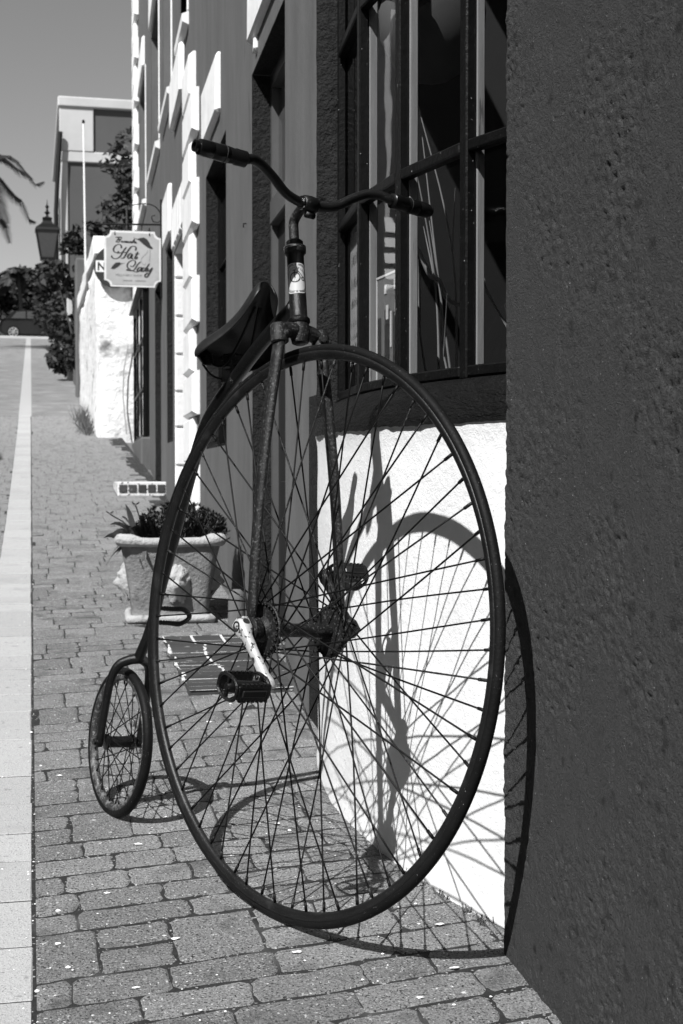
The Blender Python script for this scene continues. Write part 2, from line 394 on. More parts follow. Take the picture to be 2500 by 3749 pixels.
fl = MB(); rnd = random.Random(19)
for (fx, fy, fs_) in [(.27, 3.62, .013), (.55, 2.86, .010), (.30, 2.98, .012), (.17, 3.28, .009), (.74, 3.05, .009), (.42, 3.9, .010), (.66, 3.72, .011), (.86, 2.72, .012), (.08, 4.3, .010), (.35, 4.6, .012), (.75, 2.6, .010), (.2, 2.75, .008), (.05, 3.0, .008), (.62, 4.9, .012), (.9, 2.95, .011)]:
    n_ = 9; a0 = rnd.random()*6; ring_ = []
    for k in range(n_): a = a0+6.283*k/n_; r_ = fs_*rnd.uniform(.5, 1.1); ring_.append((fx+math.cos(a)*r_*1.2, fy+math.sin(a)*r_*.7, G(fy)+.003+rnd.uniform(0, .002)))
    fl.add(ring_+[(fx, fy, G(fy)+.0065)], [(k, (k+1) % n_, n_) for k in range(n_)])
tag(fl.go('paint_flakes', GRIT), 'larger white paint flakes lying on the pavers', 'paint flakes', kind='stuff')
dl = MB()
for i in range(900):
    yy = rnd.uniform(2.0, 4.6) if i < 620 else rnd.uniform(4.6, 9); 
    xx = (.862+2.6-math.sqrt(2.6**2-(yy-3.85)**2) if 2.79 < yy < 4.7 else (.99 if yy < 2.79 else 1.01+.036*(yy-5.2)))-abs(rnd.gauss(0, .010))-.002
    s_ = rnd.uniform(.001, .0038); n_ = 5; a0 = rnd.random()*6
    dl.add([(xx+math.cos(a0+6.283*k/n_)*s_, yy+math.sin(a0+6.283*k/n_)*s_*1.3, G(yy)+.0005) for k in range(n_)]+[(xx, yy, G(yy)+s_*1.1)], [(k, (k+1) % n_, n_) for k in range(n_)])
tag(dl.go('wall_foot_crumbs', mat('crumbs', .13, .95, var=.8, vscale=60)), 'crumbs and soil gathered along the foot of the walls', 'crumbs', kind='stuff')
sw = MB()
for (cx_, cy_) in [(.985, 3.02), (1.0, 2.95), (.955, 3.12), (.92, 3.30), (1.045, 6.0)]:
    for k in range(16):
        h = rnd.uniform(.004, .014); a = rnd.random()*6.28; d_ = V((math.cos(a), math.sin(a), 0))*h*.7; b_ = V((cx_+rnd.gauss(0, .008), cy_+rnd.gauss(0, .014), G(cy_))); q = V((-d_.y, d_.x, 0)).normalized()*.0018
        sw.add([b_-q, b_+q, b_+d_*.6+V((0, 0, h))+q*1.3, b_+d_+V((0, 0, h*.9)), b_+d_*.6+V((0, 0, h))-q*1.3], [(0, 1, 2, 3, 4)])
tag(sw.go('wall_foot_weeds', LEAF2), 'tiny weeds sprouting along the foot of the white base', 'weeds', kind='stuff')

# ------------------------------------------------------------------ the dark stucco wall at the right
wl = thing('stucco_wall', 'dark rough stucco wall with a sharp vertical corner beside the white bow front', 'wall', (.99, 1.5, G(1.5)))
def jx(y, z): return .99+.003*noise.noise(V((y*3.1, z*3.1, 1)))
rn = random.Random(41)
GOUGE = [(rn.uniform(1.9, 2.72), rn.uniform(.0, 2.3), rn.uniform(.003, .007), rn.uniform(.008, .035), rn.uniform(-.5, .3)) for _ in range(46)]
def relief(y, z):
    """trowelled render: coarse patches of grain between smoother floated areas, pits and gouges"""
    m_ = min(1., max(.12, .5+1.7*noise.noise(V((y*4.2, z*3.4, 11)))))
    a = noise.noise(V((y*52, z*52, 2))); b = noise.noise(V((y*112, z*112, 5))); c = noise.noise(V((y*20+z*6, z*13-y*4, 8)))
    d = (.0030*a+.0021*b)*m_+.0020*c
    p = noise.noise(V((y*75, z*75, 21)))
    if p > .38: d -= (p-.38)*.022*m_
    for gy, gz, sy_, sz_, tl in GOUGE:
        dz_ = z-gz
        if abs(dz_) < 3*sz_:
            u = ((y-gy)-tl*dz_)/sy_
            if abs(u) < 3: d -= .0035*math.exp(-u*u-(dz_/sz_)**2)
    return d
NYY, NZZ = 190, 640; vs = []; fs = []
for j in range(NZZ+1):
    z = -.12+j*(3.05/NZZ)
    e = .003*noise.noise(V((7, z*9, 2)))+.0022*noise.noise(V((3, z*33, 5)))
    for i in range(NYY+1):
        y = lerp(1.82, 2.776+e, i/NYY); vs.append((jx(y, z)-relief(y, z), y, z))
    vs += [(.9955+e*.6, 2.783+e, z), (1.30, 2.784, z)]
K = NYY+3
for j in range(NZZ):
    for i in range(K-1): fs.append((j*K+i, j*K+i+1, (j+1)*K+i+1, (j+1)*K+i))
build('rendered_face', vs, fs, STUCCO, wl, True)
# rough weathered cracks, thin dark grooves
for (ya, za, yb, zb, seed) in ((2.15, 1.03, 2.05, .93, 1), (2.72, .50, 2.62, .34, 5)):
    pts = []; rn = random.Random(seed)
    for k in range(14):
        t = k/13; pts.append((jx(lerp(ya, yb, t), 1)-.0003, lerp(ya, yb, t)+rn.gauss(0, .003), lerp(za, zb, t)+rn.gauss(0, .003)))
    MB().tube(pts, .0008, 4).go('crack', INTERIOR, wl)
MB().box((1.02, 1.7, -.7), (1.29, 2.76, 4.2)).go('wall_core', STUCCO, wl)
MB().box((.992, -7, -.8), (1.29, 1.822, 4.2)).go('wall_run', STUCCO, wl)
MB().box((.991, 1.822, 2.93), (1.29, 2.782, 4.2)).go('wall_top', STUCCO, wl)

# ------------------------------------------------------------------ bow window shopfront
YC = 3.85; RC = 2.6
def bowx(y, off=0.): return .862+RC-math.sqrt((RC-off)**2-(y-YC)**2)
shop = thing('bow_window', 'shallow bow shop window with black glazing bars over a white limewashed base', 'shop window', (.9, 3.85, G(3.85)))
vs = []; fs = []; NY = 70; NZ = 40
for i in range(NY+1):
    y = lerp(2.795, 4.76, i/NY)
    for j in range(NZ+1):
        z = lerp(-.3, 1.150, j/NZ)
        d = .004*noise.noise(V((y*4, z*4, 0)))+.002*noise.noise(V((y*15, z*15, 7)))
        if z > 1.10: d -= .010*((z-1.10)/.05)**2*0.6
        if z < G(y)+.02: d -= .006
        vs.append((bowx(y, d), y, z))
for i in range(NY):
    for j in range(NZ): a = i*(NZ+1)+j; fs.append((a, a+NZ+1, a+NZ+2, a+1))
build('base_panel', vs, fs, WHITE, shop, True)
prof = [(-.011, 1.146), (-.015, 1.156), (-.008, 1.18), (.012, 1.215), (.035, 1.24), (.06, 1.256), (.085, 1.262), (.2, 1.263)]
vs = []; fs = []; NY = 160
for i in range(NY+1):
    y = lerp(2.795, 4.34, i/NY); e = .007*noise.noise(V((y*6, 0, 1)))+.004*noise.noise(V((y*28, 3, 1)))
    for q, (of, z) in enumerate(prof):
        d = .004*noise.noise(V((y*9, z*30, 2)))
        vs.append((bowx(y, of+(d if q not in (0,) else 0)), y, z+(e if q < 1 else e*.6 if q < 2 else 0)))
K = len(prof)
for i in range(NY):
    for j in range(K-1): a = i*K+j; fs.append((a, a+K, a+K+1, a+1))
build('sill', vs, fs, SILLPAINT, shop, True)
# far reveal and the solid end of the bow above the base
vs = []; fs = []; NZ = 60; NX = 8
for j in range(NZ+1):
    z = lerp(1.13, 3.4, j/NZ)
    for i in range(NX+1):
        t = i/NX; d = .006*noise.noise(V((t*2, z*6, 3)))
        vs.append((lerp(bowx(4.34)-.004, bowx(4.30, .10), t)+.002*noise.noise(V((t, z*20, 9))), lerp(4.35, 4.325, t)+d, z))
    vs.append((bowx(4.76), 4.76, z))
K = NX+2
order_ = [NX+1]+list(range(NX+1))
for j in range(NZ):
    for q in range(K-1):
        a, b = order_[q], order_[q+1]; fs.append((j*K+a, j*K+b, (j+1)*K+b, (j+1)*K+a))
build('reveal', vs, fs, DARKTRIM, shop, True)
mul = [4.308, 3.85, 3.51, 3.17, 2.84]
ZB = [1.262, 1.815, 2.37, 2.93]
def bown(y, off): c = V((.862+RC, YC)); p = V((bowx(y, off), y)); d = (p-c).normalized(); return V((d.x, d.y, 0))
OFF = .085
for i, y in enumerate(mul):
    p = V((bowx(y, OFF), y, 0)); nn = bown(y, OFF); tt = V((-nn.y, nn.x, 0)); zz = V((0, 0, 1))
    hw = .016 if i else .009
    m_ = MB(); m_.obox(p+nn*.010+zz*2.1, (tt, nn, zz), (hw, .014, .845), .004)
    mo = m_.go('mullion', BLACKWOOD, shop)
    m_ = MB(); m_.obox(p-nn*.020+zz*2.1, (tt, nn, zz), (hw*.85, .013, .84), .004)
    if i: m_.go('inner_mullion', PALEWOOD, shop)
for i in range(4):
    ya, yb = mul[i], mul[i+1]
    a = V((bowx(ya, OFF), ya, 0)); b = V((bowx(yb, OFF), yb, 0)); t = (b-a).normalized(); nn = V((-t.y, t.x, 0)); nn = nn if nn.x < 0 else -nn
    L_ = (b-a).length/2-.015; c = (a+b)/2; zz = V((0, 0, 1))
    for k, z in enumerate(ZB):
        h = .014 if 0 < k < 3 else .02
        m_ = MB(); m_.obox(c+nn*.009+zz*(z+(.012 if k == 0 else 0)), (t, nn, zz), (L_, .016, h if k else .014), .004)
        m_.go('glazing_bar', BLACKWOOD, shop)
    for k in range(3):
        m_ = MB(); m_.obox(c-nn*.006+zz*((ZB[k]+ZB[k+1])/2), (t, nn, zz), (L_+.008, .002, (ZB[k+1]-ZB[k])/2-.006)); m_.go('pane', GLASS, shop)
    m_ = MB(); m_.obox(c+nn*.0+zz*3.17, (t, nn, zz), (L_+.02, .02, .215)); m_.go('head_board', BLACKWOOD, shop)
# room behind the window
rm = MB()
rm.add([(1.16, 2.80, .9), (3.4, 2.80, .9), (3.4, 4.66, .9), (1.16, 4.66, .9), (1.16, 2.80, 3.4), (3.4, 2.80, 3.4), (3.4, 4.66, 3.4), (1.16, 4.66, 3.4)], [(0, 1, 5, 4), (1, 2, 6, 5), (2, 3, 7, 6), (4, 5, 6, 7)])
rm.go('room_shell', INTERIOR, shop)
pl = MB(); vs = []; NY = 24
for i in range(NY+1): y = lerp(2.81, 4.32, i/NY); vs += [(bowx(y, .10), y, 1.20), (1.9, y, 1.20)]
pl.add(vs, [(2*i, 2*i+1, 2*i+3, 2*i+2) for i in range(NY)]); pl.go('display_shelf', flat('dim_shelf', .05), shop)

# ------------------------------------------------------------------ facades
def facade(name, parent, x, y0, y1, z0, z1, openings, m, th=.16):
    ys_ = sorted({y0, y1}|{a for o in openings for a in o[:2]}); zs = sorted({z0, z1}|{a for o in openings for a in o[2:4]})
    ys2 = []
    mb = MB()
    for a, b in zip(ys_, ys_[1:]):
        for c, d in zip(zs, zs[1:]):
            if any(o[0] <= a and b <= o[1] and o[2] <= c and d <= o[3] for o in openings): continue
            mb.add([(x, a, c), (x, b, c), (x, b, d), (x, a, d)], [(0, 1, 2, 3)])
    mb.add([(x, y0, z0), (x+3, y0, z0), (x+3, y0, z1), (x, y0, z1)], [(0, 1, 2, 3)])
    mb.add([(x, y1, z0), (x+3, y1, z0), (x+3, y1, z1), (x, y1, z1)], [(0, 1, 2, 3)])
    mb.add([(x, y0, z1), (x, y1, z1), (x+3, y1, z1), (x+3, y0, z1)], [(0, 1, 2, 3)])
    return mb.go(name, m, parent)
def reveal(name, parent, x, o, th, m, wob=.004):
    a, b, c, d = o; N = 14; mb = MB()
    def sheet(p, q, r, s, along):
        vs = []
        for i in range(N+1):
            for j in range(5):
                t, u = i/N, j/4
                P = V(p).lerp(V(q), t).lerp(V(s).lerp(V(r), t), u)
                d_ = wob*(noise.noise(P*7)+.5*noise.noise(P*21))
                if along == 'y': P.y += d_
                else: P.z += d_
                vs.append(P)
        mb.add(vs, [(i*5+j, (i+1)*5+j, (i+1)*5+j+1, i*5+j+1) for i in range(N) for j in range(4)])
    e = .002
    sheet((x+e, b, c), (x+e, b, d), (x+th, b, d), (x+th, b, c), 'y')
    sheet((x+e, a, c), (x+e, a, d), (x+th, a, d), (x+th, a, c), 'y')
    sheet((x+e, a, d), (x+e, b, d), (x+th, b, d), (x+th, a, d), 'z')
    sheet((x+e, a, c), (x+e, b, c), (x+th, b, c), (x+th, a, c), 'z')
    return mb.go(name, m, parent, True)
def window_unit(parent, x, o, rows, cols, name='window', fm=BLACKWOOD, bar=.016, glass=GLASS, sill=None):
    a, b, c, d = o
    m_ = MB()
    f = .035
    m_.box((x-.02, a, c), (x+.03, a+f, d)); m_.box((x-.02, b-f, c), (x+.03, b, d)); m_.box((x-.021, a+f, d-f), (x+.03, b-f, d)); m_.box((x-.021, a+f, c), (x+.03, b-f, c+f))
    fr = m_.go(name, fm, parent)
    for i in range(1, cols): y = lerp(a, b, i/cols); MB().box((x-.012, y-bar/2, c+f), (x+.02, y+bar/2, d-f)).go('glazing_bar', fm, fr)
    for j in range(1, rows): z = lerp(c, d, j/rows); MB().box((x-.014, a+f, z-bar/2), (x+.018, b-f, z+bar/2)).go('glazing_bar', fm, fr)
    for i in range(cols):
        for j in range(rows):
            MB().box((x+.003, lerp(a+.02, b-.02, i/cols)+.004, lerp(c+.02, d-.02, j/rows)+.004), (x+.007, lerp(a+.02, b-.02, (i+1)/cols)-.004, lerp(c+.02, d-.02, (j+1)/rows)-.004)).go('pane', glass, fr)
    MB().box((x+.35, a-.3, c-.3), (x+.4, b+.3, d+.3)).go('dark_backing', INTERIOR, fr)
    return fr
def rough_block(name, parent, a, b, m, cx=.012, amp=.005, seed=0):
    mb = MB().box(a, b, cx)
    for p in mb.v: p.x += amp*noise.noise(p*9+V((seed, 0, 0))); p.y += amp*noise.noise(p*8+V((0, seed, 3))); p.z += amp*noise.noise(p*8+V((5, 0, seed)))
    return mb.go(name, m, parent)
def pointed_block(name, parent, x, y0, y1, z0, z1, proj, m):
    """quoin with chamfered face, small gaps top and bottom"""
    cz = .03; g_ = .006; s = random.uniform(-.006, .006)
    y0 += s; vs = [(x+.01, y0, z0+g_), (x+.01, y1, z0+g_), (x+.01, y1, z1-g_), (x+.01, y0, z1-g_),
                   (x-proj*.3, y0, z0+g_), (x-proj*.3, y1, z0+g_), (x-proj*.3, y1, z1-g_), (x-proj*.3, y0, z1-g_),
                   (x-proj, y0+.03, z0+cz), (x-proj, y1-.03, z0+cz), (x-proj, y1-.03, z1-cz), (x-proj, y0+.03, z1-cz)]
    vs = [V(p)+V((1, 1, 1))*.004*noise.noise(V(p)*9) for p in vs]
    fs = [(0, 1, 5, 4), (1, 2, 6, 5), (2, 3, 7, 6), (3, 0, 4, 7), (4, 5, 9, 8), (5, 6, 10, 9), (6, 7, 11, 10), (7, 4, 8, 11), (8, 9, 10, 11)]
    return build(name, vs, fs, m, parent)

# --- grey shop house with the doorway; the building line swings two degrees away from the paving
XF = 1.01
LINE = -math.atan(.036)
def on_line(o): o.rotation_euler = (0, 0, LINE); return o
def xline(y): return XF+.036*(y-5.2)
h1 = thing('shop_house', 'grey painted house with dark recessed doorway beyond the bow window', 'house', (XF, 5.2, .15))
DOOR = (5.55, 6.66, .05, 2.98); WIN = (7.89, 9.2, 1.2, 3.02)
facade('wall', h1, XF, 4.70, 10.68, -.4, 7.6, [DOOR, WIN], FACADE)
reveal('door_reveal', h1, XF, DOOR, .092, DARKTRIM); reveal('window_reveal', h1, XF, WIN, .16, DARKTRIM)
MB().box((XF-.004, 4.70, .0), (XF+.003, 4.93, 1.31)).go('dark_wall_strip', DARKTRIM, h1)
xd = XF+.092
DARKDOOR = flat('dark_door_paint', .018, .5, .15); PALERDOOR = flat('paler_door_paint', .07, .5)  # frame and transom bar take a paler tone than the leaf
a_, b_ = DOOR[:2]
m_ = MB()
m_.box((xd, a_, 0.05), (xd+.05, a_+.05, 2.98)); m_.box((xd, b_-.05, .05), (xd+.05, b_, 2.98)); m_.box((xd-.001, a_+.05, 2.91), (xd+.05, b_-.05, 2.98)); m_.box((xd-.012, a_+.05, 2.24), (xd+.05, b_-.05, 2.36), .006)
dr = m_.go('door', PALERDOOR, h1)
MB().box((xd+.03, a_+.05, .1), (xd+.06, b_-.05, 2.24)).go('leaf', DARKDOOR, dr)
for z0, z1 in ((.3, 1.0), (1.15, 2.1)):
    for y0 in (a_+.16, a_+.60): MB().box((xd+.022, y0, z0), (xd+.034, y0+.34, z1), .008).go('panel', DARKDOOR, dr)
MB().box((xd+.032, a_+.05, 2.36), (xd+.036, b_-.05, 2.91)).go('transom_pane', GLASS, dr)
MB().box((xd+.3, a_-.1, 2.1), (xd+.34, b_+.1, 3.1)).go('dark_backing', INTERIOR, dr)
MB().lathe((xd+.03, a_+.13, 1.12), V((-1, 0, 0)), [(0, .012), (.03, .012), (.035, .026), (.055, .03), (.07, .018), (.071, 0.001)], 12).go('knob', CHROME, dr)
window_unit(h1, XF+.10, WIN, 3, 2)
rough_block('door_hood', h1, (XF-.035, 5.60, 3.11), (XF+.03, 6.61, 3.50), WHITE2, .015, .014, 1)
rough_block('hood_corbel', h1, (XF-.018, 6.42, 3.03), (XF+.03, 6.50, 3.10), WHITE2, .012, .012, 2)
rough_block('window_hood', h1, (XF-.035, 8.2, 3.20), (XF+.03, 9.13, 3.56), WHITE2, .02, .016, 3)
MB().tube([(XF+.005, 6.9, 2.30), (XF-.015, 6.9, 2.30), (XF-.015, 6.9, 2.28)], .004, 6).go('wall_hook', IRON, h1)
on_line(h1)

# --- house with white quoined doorway
h2 = thing('quoined_house', 'grey house with white quoins around its doorway and pale hoods over windows', 'house', (XF, 5.2, .15))
QD = (10.69, 12.43, .3, 3.02); WA = (12.66, 13.53, 1.34, 3.22); DB = (14.62, 15.79, .6, 3.13)
W0 = (10.2, 11.5, 4.62, 6.2); W1 = (12.66, 14.03, 4.60, 6.2); W2 = (14.72, 16.45, 4.60, 6.2); W3 = (17.85, 19.7, 4.60, 6.3); WC = (17.21, 20.31, 1.52, 3.36)
facade('wall', h2, XF, 10.683, 21.0, -.2, 9.0, [QD, WA, DB, (10.7, 11.5, 4.62, 6.2), W1, W2, W3, WC], FACADE)
reveal('door_reveal', h2, XF, QD, .2, WHITE2)
for o_ in (WA, DB): reveal('opening_reveal', h2, XF, o_, .16, DARKTRIM)
for o_ in (W1, W2, W3): reveal('opening_reveal', h2, XF, o_, .14, FACADE)
MB().box((XF+.17, 10.68, .3), (XF+.22, 12.43, 3.02)).go('door', DARKDOOR, h2)
MB().box((XF+.13, 14.62, .6), (XF+.18, 15.79, 3.13)).go('door', DARKDOOR, h2)
window_unit(h2, XF+.14, WA, 3, 1)
for q_, o_ in enumerate(((10.7, 11.5, 4.62, 6.2), W1, W2, W3)):
    window_unit(h2, XF+.1, o_, 3, 2, fm=DARKDOOR)
    a, b, c, d = o_
    MB().box((XF-.012, a-.05, c), (XF+.02, a, d), .003).go('casing', WHITE2, h2)
    mb = MB(); mb.add([(XF+.02, a-.06, c), (XF+.02, b+.05, c), (XF-.055, b+.05, c-.035), (XF-.055, a-.06, c-.035), (XF+.02, a-.06, c-.12), (XF+.02, b+.05, c-.12), (XF-.05, b+.05, c-.09), (XF-.05, a-.06, c-.09)],
                      [(0, 1, 2, 3), (4, 7, 6, 5), (0, 3, 7, 4), (1, 5, 6, 2), (3, 2, 6, 7)])
    for p in mb.v: p.z += .012*noise.noise(p*6)
    mb.go('window_sill', WHITE2, h2)
    if q_: rough_block('window_hood', h2, (XF-.04, a+.25, d+.06), (XF+.02, b-.05, d+.46), WHITE2, .02, .016, int(a*10))
rough_block('window_hood', h2, (XF-.04, 12.72, 3.26), (XF+.02, 13.66, 3.72), WHITE2, .02, .016, 7)
z = .45; k = 0
while z < 3.9:
    hh = .33+random.uniform(-.02, .02); lg = k % 2
    pointed_block('quoin', h2, XF-.003, 9.72 if lg else 9.98, 10.683, z, z+hh, .05, WHITE2)
    if z+hh < 3.3:
        mb = MB().box((XF+.004, 12.40, z+.006), (XF+.195-.05*lg, 12.45, z+hh-.006), .016)
        for p in mb.v: p += V((1, 1, 1))*.006*noise.noise(p*7)
        mb.go('jamb_block', WHITE2, h2)
    z += hh; k += 1
for i in range(6): pointed_block('lintel_block', h2, XF-.003, 10.69+i*.29, 10.69+(i+1)*.29, 3.03, 3.42, .025, WHITE2)
rough_block('name_tablet', h2, (XF-.045, 11.0, 4.08), (XF+.02, 12.33, 4.50), WHITE2, .03, .02, 9)
z = 3.0; k = 0
while z < 9.0:
    pointed_block('quoin', h2, XF-.003, 20.0 if k % 2 else 20.3, 21.02, z, z+.31, .06, WHITE2); z += .31; k += 1
xb = .93
m_ = MB(); m_.box((xb-.03, 17.1, .3), (XF+.02, 20.4, 1.50), .02); m_.go('bay_base', FACADE, h2)
mb = MB(); mb.add([(XF, 17.1, 3.66), (XF, 20.4, 3.66), (xb-.06, 20.4, 3.40), (xb-.06, 17.1, 3.40), (XF, 17.1, 3.38), (XF, 20.4, 3.38), (xb-.06, 20.4, 3.37), (xb-.06, 17.1, 3.37)], [(0, 1, 2, 3), (4, 7, 6, 5), (0, 3, 7, 4), (1, 5, 6, 2), (3, 2, 6, 7)]); mb.go('bay_roof', DARKDOOR, h2)
window_unit(h2, xb+.02, (17.15, 20.35, 1.502, 3.37), 3, 3, 'bay_window', bar=.035)
on_line(h2)
# brick-faced entry step with white mortar
st = thing('brick_step', 'low step faced with dark bricks in wide white mortar', 'step', (1.05, 14, G(14)))
zs_ = G(13.82)
MB().box((.84, 13.8, zs_-.1), (1.33, 14.5, zs_+.135), .008).go('mortar_core', MORTAR, st)
for i in range(5): MB().box((.855+i*.095, 13.79, zs_+.03), (.932+i*.095, 13.87, zs_+.108), .004).go('brick', STEPBRICK, st)

# --- doorstep of dark bricks with white joints
ds = thing('brick_doorstep', 'dark brick doorstep flush with the paving, crossed by white mortar lines', 'doorstep', (.8, 5.9, G(5.9)))
vs = []; NN = 12
for i in range(NN+1): y = lerp(5.33, 6.50, i/NN); vs += [(.60+.012*math.sin(i*2.1), y, G(y)+.0222), (1.07, y, G(y)+.0222)]
build('mortar_bed', vs, [(2*i, 2*i+1, 2*i+3, 2*i+2) for i in range(NN)], MORTAR, ds)
rnd = random.Random(8); y = 5.335; row = 0
while y < 6.47:
    d = .068; x = .602; cuts = [.602+rnd.uniform(-.012, .012), .775+.02*math.sin(row*.5), 1.07] if row < 14 else [.604, .74, .88, 1.07]
    for a, b in zip(cuts, cuts[1:]):
        mb = MB().box((a+.002, y+.0008, 0), (b-(.008 if b < 1 else .0), y+d-rnd.choice([.0006, .0008, .001, .006, .009]), .03), .0025)
        for p in mb.v: p.z += G(p.y)-.006+rnd.gauss(0, .0004); p.x += .003*noise.noise(p*20)
        mb.go('brick', STEPBRICK, ds)
    y += d; row += 1

# ------------------------------------------------------------------ hanging sign
sg = thing('hanging_sign', 'pale scalloped hat shop sign hanging from a scrolled iron bracket', 'sign', (1.05, 14.3, 3.0))
SX0, SX1, SZ0, SZ1, SY = .742, 1.322, 2.968, 3.542, 14.3
def K3(x, z): return V((.493+(x-.493)*1.336+.166, SY-.013, 1.023+(z-1.023)*1.336))
def S(x, y, dy=0.): return V((SX0+(x-170)/1155*(SX1-SX0), SY-dy, SZ0+(1455-y)/1120*(SZ1-SZ0)))
outl = []
for cx_, cy_, a0 in ((170, 335, 0), (1325, 335, 1), (1325, 1455, 2), (170, 1455, 3)):
    for k in range(7):
        t = k/6*math.pi/2
        r_ = 125
        ang = {0: math.pi/2-t, 1: math.pi-t, 2: 1.5*math.pi-t, 3: 2*math.pi-t}[a0]
        outl.append((cx_+math.cos(ang)*r_, cy_+math.sin(ang)*r_))
def board(scale, y0, y1, m, name):
    q = [(747+(x-747)*scale, 895+(y-895)*scale) for x, y in outl]; N = len(q)
    vs = [S(x, y, y0) for x, y in q]+[S(x, y, y1) for x, y in q]
    return build(name, vs, [tuple(range(N)), tuple(range(N, 2*N))[::-1]]+[(i, (i+1) % N, N+(i+1) % N, N+i) for i in range(N)], m, sg)
board(1, 0, .022, SIGNEDGE, 'board'); face = board(.93, .0221, .0245, SIGNFACE, 'sign_face')
def ribbon(pts, wd, name, m=INK, dy=.0265, thick=True):
    P = smooth_path([V((x, y, 0)) for x, y in pts], 5); N = len(P); vs = []
    for i, p in enumerate(P):
        t = (P[min(i+1, N-1)]-P[max(i-1, 0)]); t = t.normalized() if t.length else V((1, 0, 0)); n_ = V((-t.y, t.x, 0))
        w_ = wd*(.35+.65*abs(t.y)**1.5) if thick else wd
        if i == 0 or i == N-1: w_ *= .5
        vs += [S(p.x+n_.x*w_, p.y+n_.y*w_, dy), S(p.x-n_.x*w_, p.y-n_.y*w_, dy)]
    return vs, [(2*i, 2*i+1, 2*i+3, 2*i+2) for i in range(N-1)]
def word(strokes, wd, name, m=INK, th=True):
    mb = MB()
    for q, s_ in enumerate(strokes): mb.add(*ribbon(s_, wd, name, m, .0262+.0004*q, th))
    mb.go(name, m, face)
word([[(515, 690), (515, 640), (470, 612), (400, 640), (360, 700), (365, 755), (420, 778), (470, 750)],
      [(620, 660), (560, 740), (500, 840), (440, 890), (370, 900), (325, 870), (320, 840)],
      [(800, 725), (815, 670), (780, 640), (720, 650), (660, 720), (600, 820), (560, 880), (500, 887)], [(420, 790), (540, 770), (620, 770)],
      [(735, 790), (690, 790), (645, 840), (652, 880), (690, 870), (740, 800), (718, 880), (760, 880)],
      [(852, 745), (805, 840), (785, 880), (820, 885), (850, 850)], [(790, 790), (880, 785)]], 17, 'lettering_hat')
word([[(700, 1030), (720, 1050), (760, 1040), (800, 980), (790, 930), (740, 920), (670, 960), (635, 1020), (650, 1080), (700, 1092)],
      [(910, 945), (850, 1000), (800, 1080), (760, 1120), (690, 1132), (620, 1120), (660, 1105), (740, 1130), (830, 1155), (880, 1120)],
      [(930, 1060), (880, 1060), (840, 1110), (850, 1140), (890, 1120), (935, 1060), (915, 1130), (945, 1135)],
      [(1010, 1070), (970, 1065), (935, 1110), (945, 1140), (990, 1110), (1090, 975)], [(1040, 1060), (1010, 1130), (1040, 1135)],
      [(1060, 1065), (1050, 1120), (1080, 1120), (1150, 1055)], [(1150, 1055), (1100, 1150), (1040, 1240), (1000, 1245), (1000, 1200), (1060, 1160)]], 16, 'lettering_lady')
word([[(400, 475), (430, 470), (470, 490), (440, 520), (400, 570)], [(430, 470), (520, 470), (500, 510), (440, 518), (490, 535), (460, 565), (410, 560)],
      [(510, 555), (530, 540), (520, 565), (550, 555)], [(560, 540), (555, 565), (590, 540)], [(600, 540), (590, 568), (620, 542), (612, 568), (640, 542), (632, 568), (660, 555)],
      [(665, 540), (660, 565), (690, 560), (700, 540), (695, 568)], [(740, 545), (710, 555), (730, 566), (790, 490), (750, 566)], [(800, 545), (775, 560), (800, 562), (812, 545), (808, 568), (830, 560)]], 9, 'lettering_bermuda', INK, False)
word([[(1050, 700), (1040, 760), (960, 840), (920, 900), (930, 970), (990, 1010), (1010, 970)], [(1100, 690), (1100, 800), (1090, 940)]], 4, 'hat_ribbons', INKPALE, False)
def blot(pts, name):
    N = len(pts); build(name, [S(x, y, .0262) for x, y in pts], [tuple(range(N))], INK, face)
blot([(740, 458), (850, 490), (900, 470), (980, 455), (1050, 500), (1090, 560), (1110, 610), (1165, 670), (1130, 685), (1060, 660), (960, 590), (880, 520)], 'hat_emblem')
blot([(300, 1105), (340, 1040), (400, 980), (470, 970), (520, 990), (600, 983), (510, 1005), (450, 1060), (370, 1110)], 'hat_emblem')
def text_mesh(body, size, align='CENTER', off=0.):
    c = bpy.data.curves.new('t', 'FONT'); c.body = body; c.size = size; c.align_x = align; c.resolution_u = 2; c.offset = off
    t = bpy.data.objects.new('t', c); COL.objects.link(t); bpy.context.view_layer.update()
    me = bpy.data.meshes.new_from_object(t.evaluated_get(bpy.context.evaluated_depsgraph_get())); bpy.data.objects.remove(t)
    return [v.co.copy() for v in me.vertices], [tuple(p.vertices) for p in me.polygons]
tv, tf = text_mesh('MILLINERY SHOP', 1)
build('lettering_line', [S(665+p.x*72, 1245-p.y*62, .0262) for p in tv], tf, INKPALE, face)
mb = MB()
for i, x in enumerate(list(range(550, 740, 24))+list(range(800, 1010, 24))): mb.add([S(x, 1318, .0262), S(x+15, 1318, .0262), S(x+15, 1345, .0262), S(x, 1345, .0262)], [(0, 1, 2, 3)])
mb.go('lettering_line', INKPALE, face)
BX = xline(SY)
br = MB(); br.tube([(.66, SY-.013, 3.60), (BX+.01, SY-.013, 3.622)], .0095, 8)
br.tube([(BX-.012, SY-.013, 3.88), (BX-.012, SY-.013, 2.86)], .010, 8)
path = [(.80, 3.70), (.91, 3.76), (1.04, 3.81), (1.17, 3.83), (1.27, 3.80), (1.325, 3.72), (1.305, 3.65), (1.245, 3.65), (1.23, 3.70), (1.265, 3.715)]
br.tube(smooth_path([V((x, SY-.013, z)) for x, z in path], 6), .0055, 6); br.go('iron_bracket', IRON, sg)
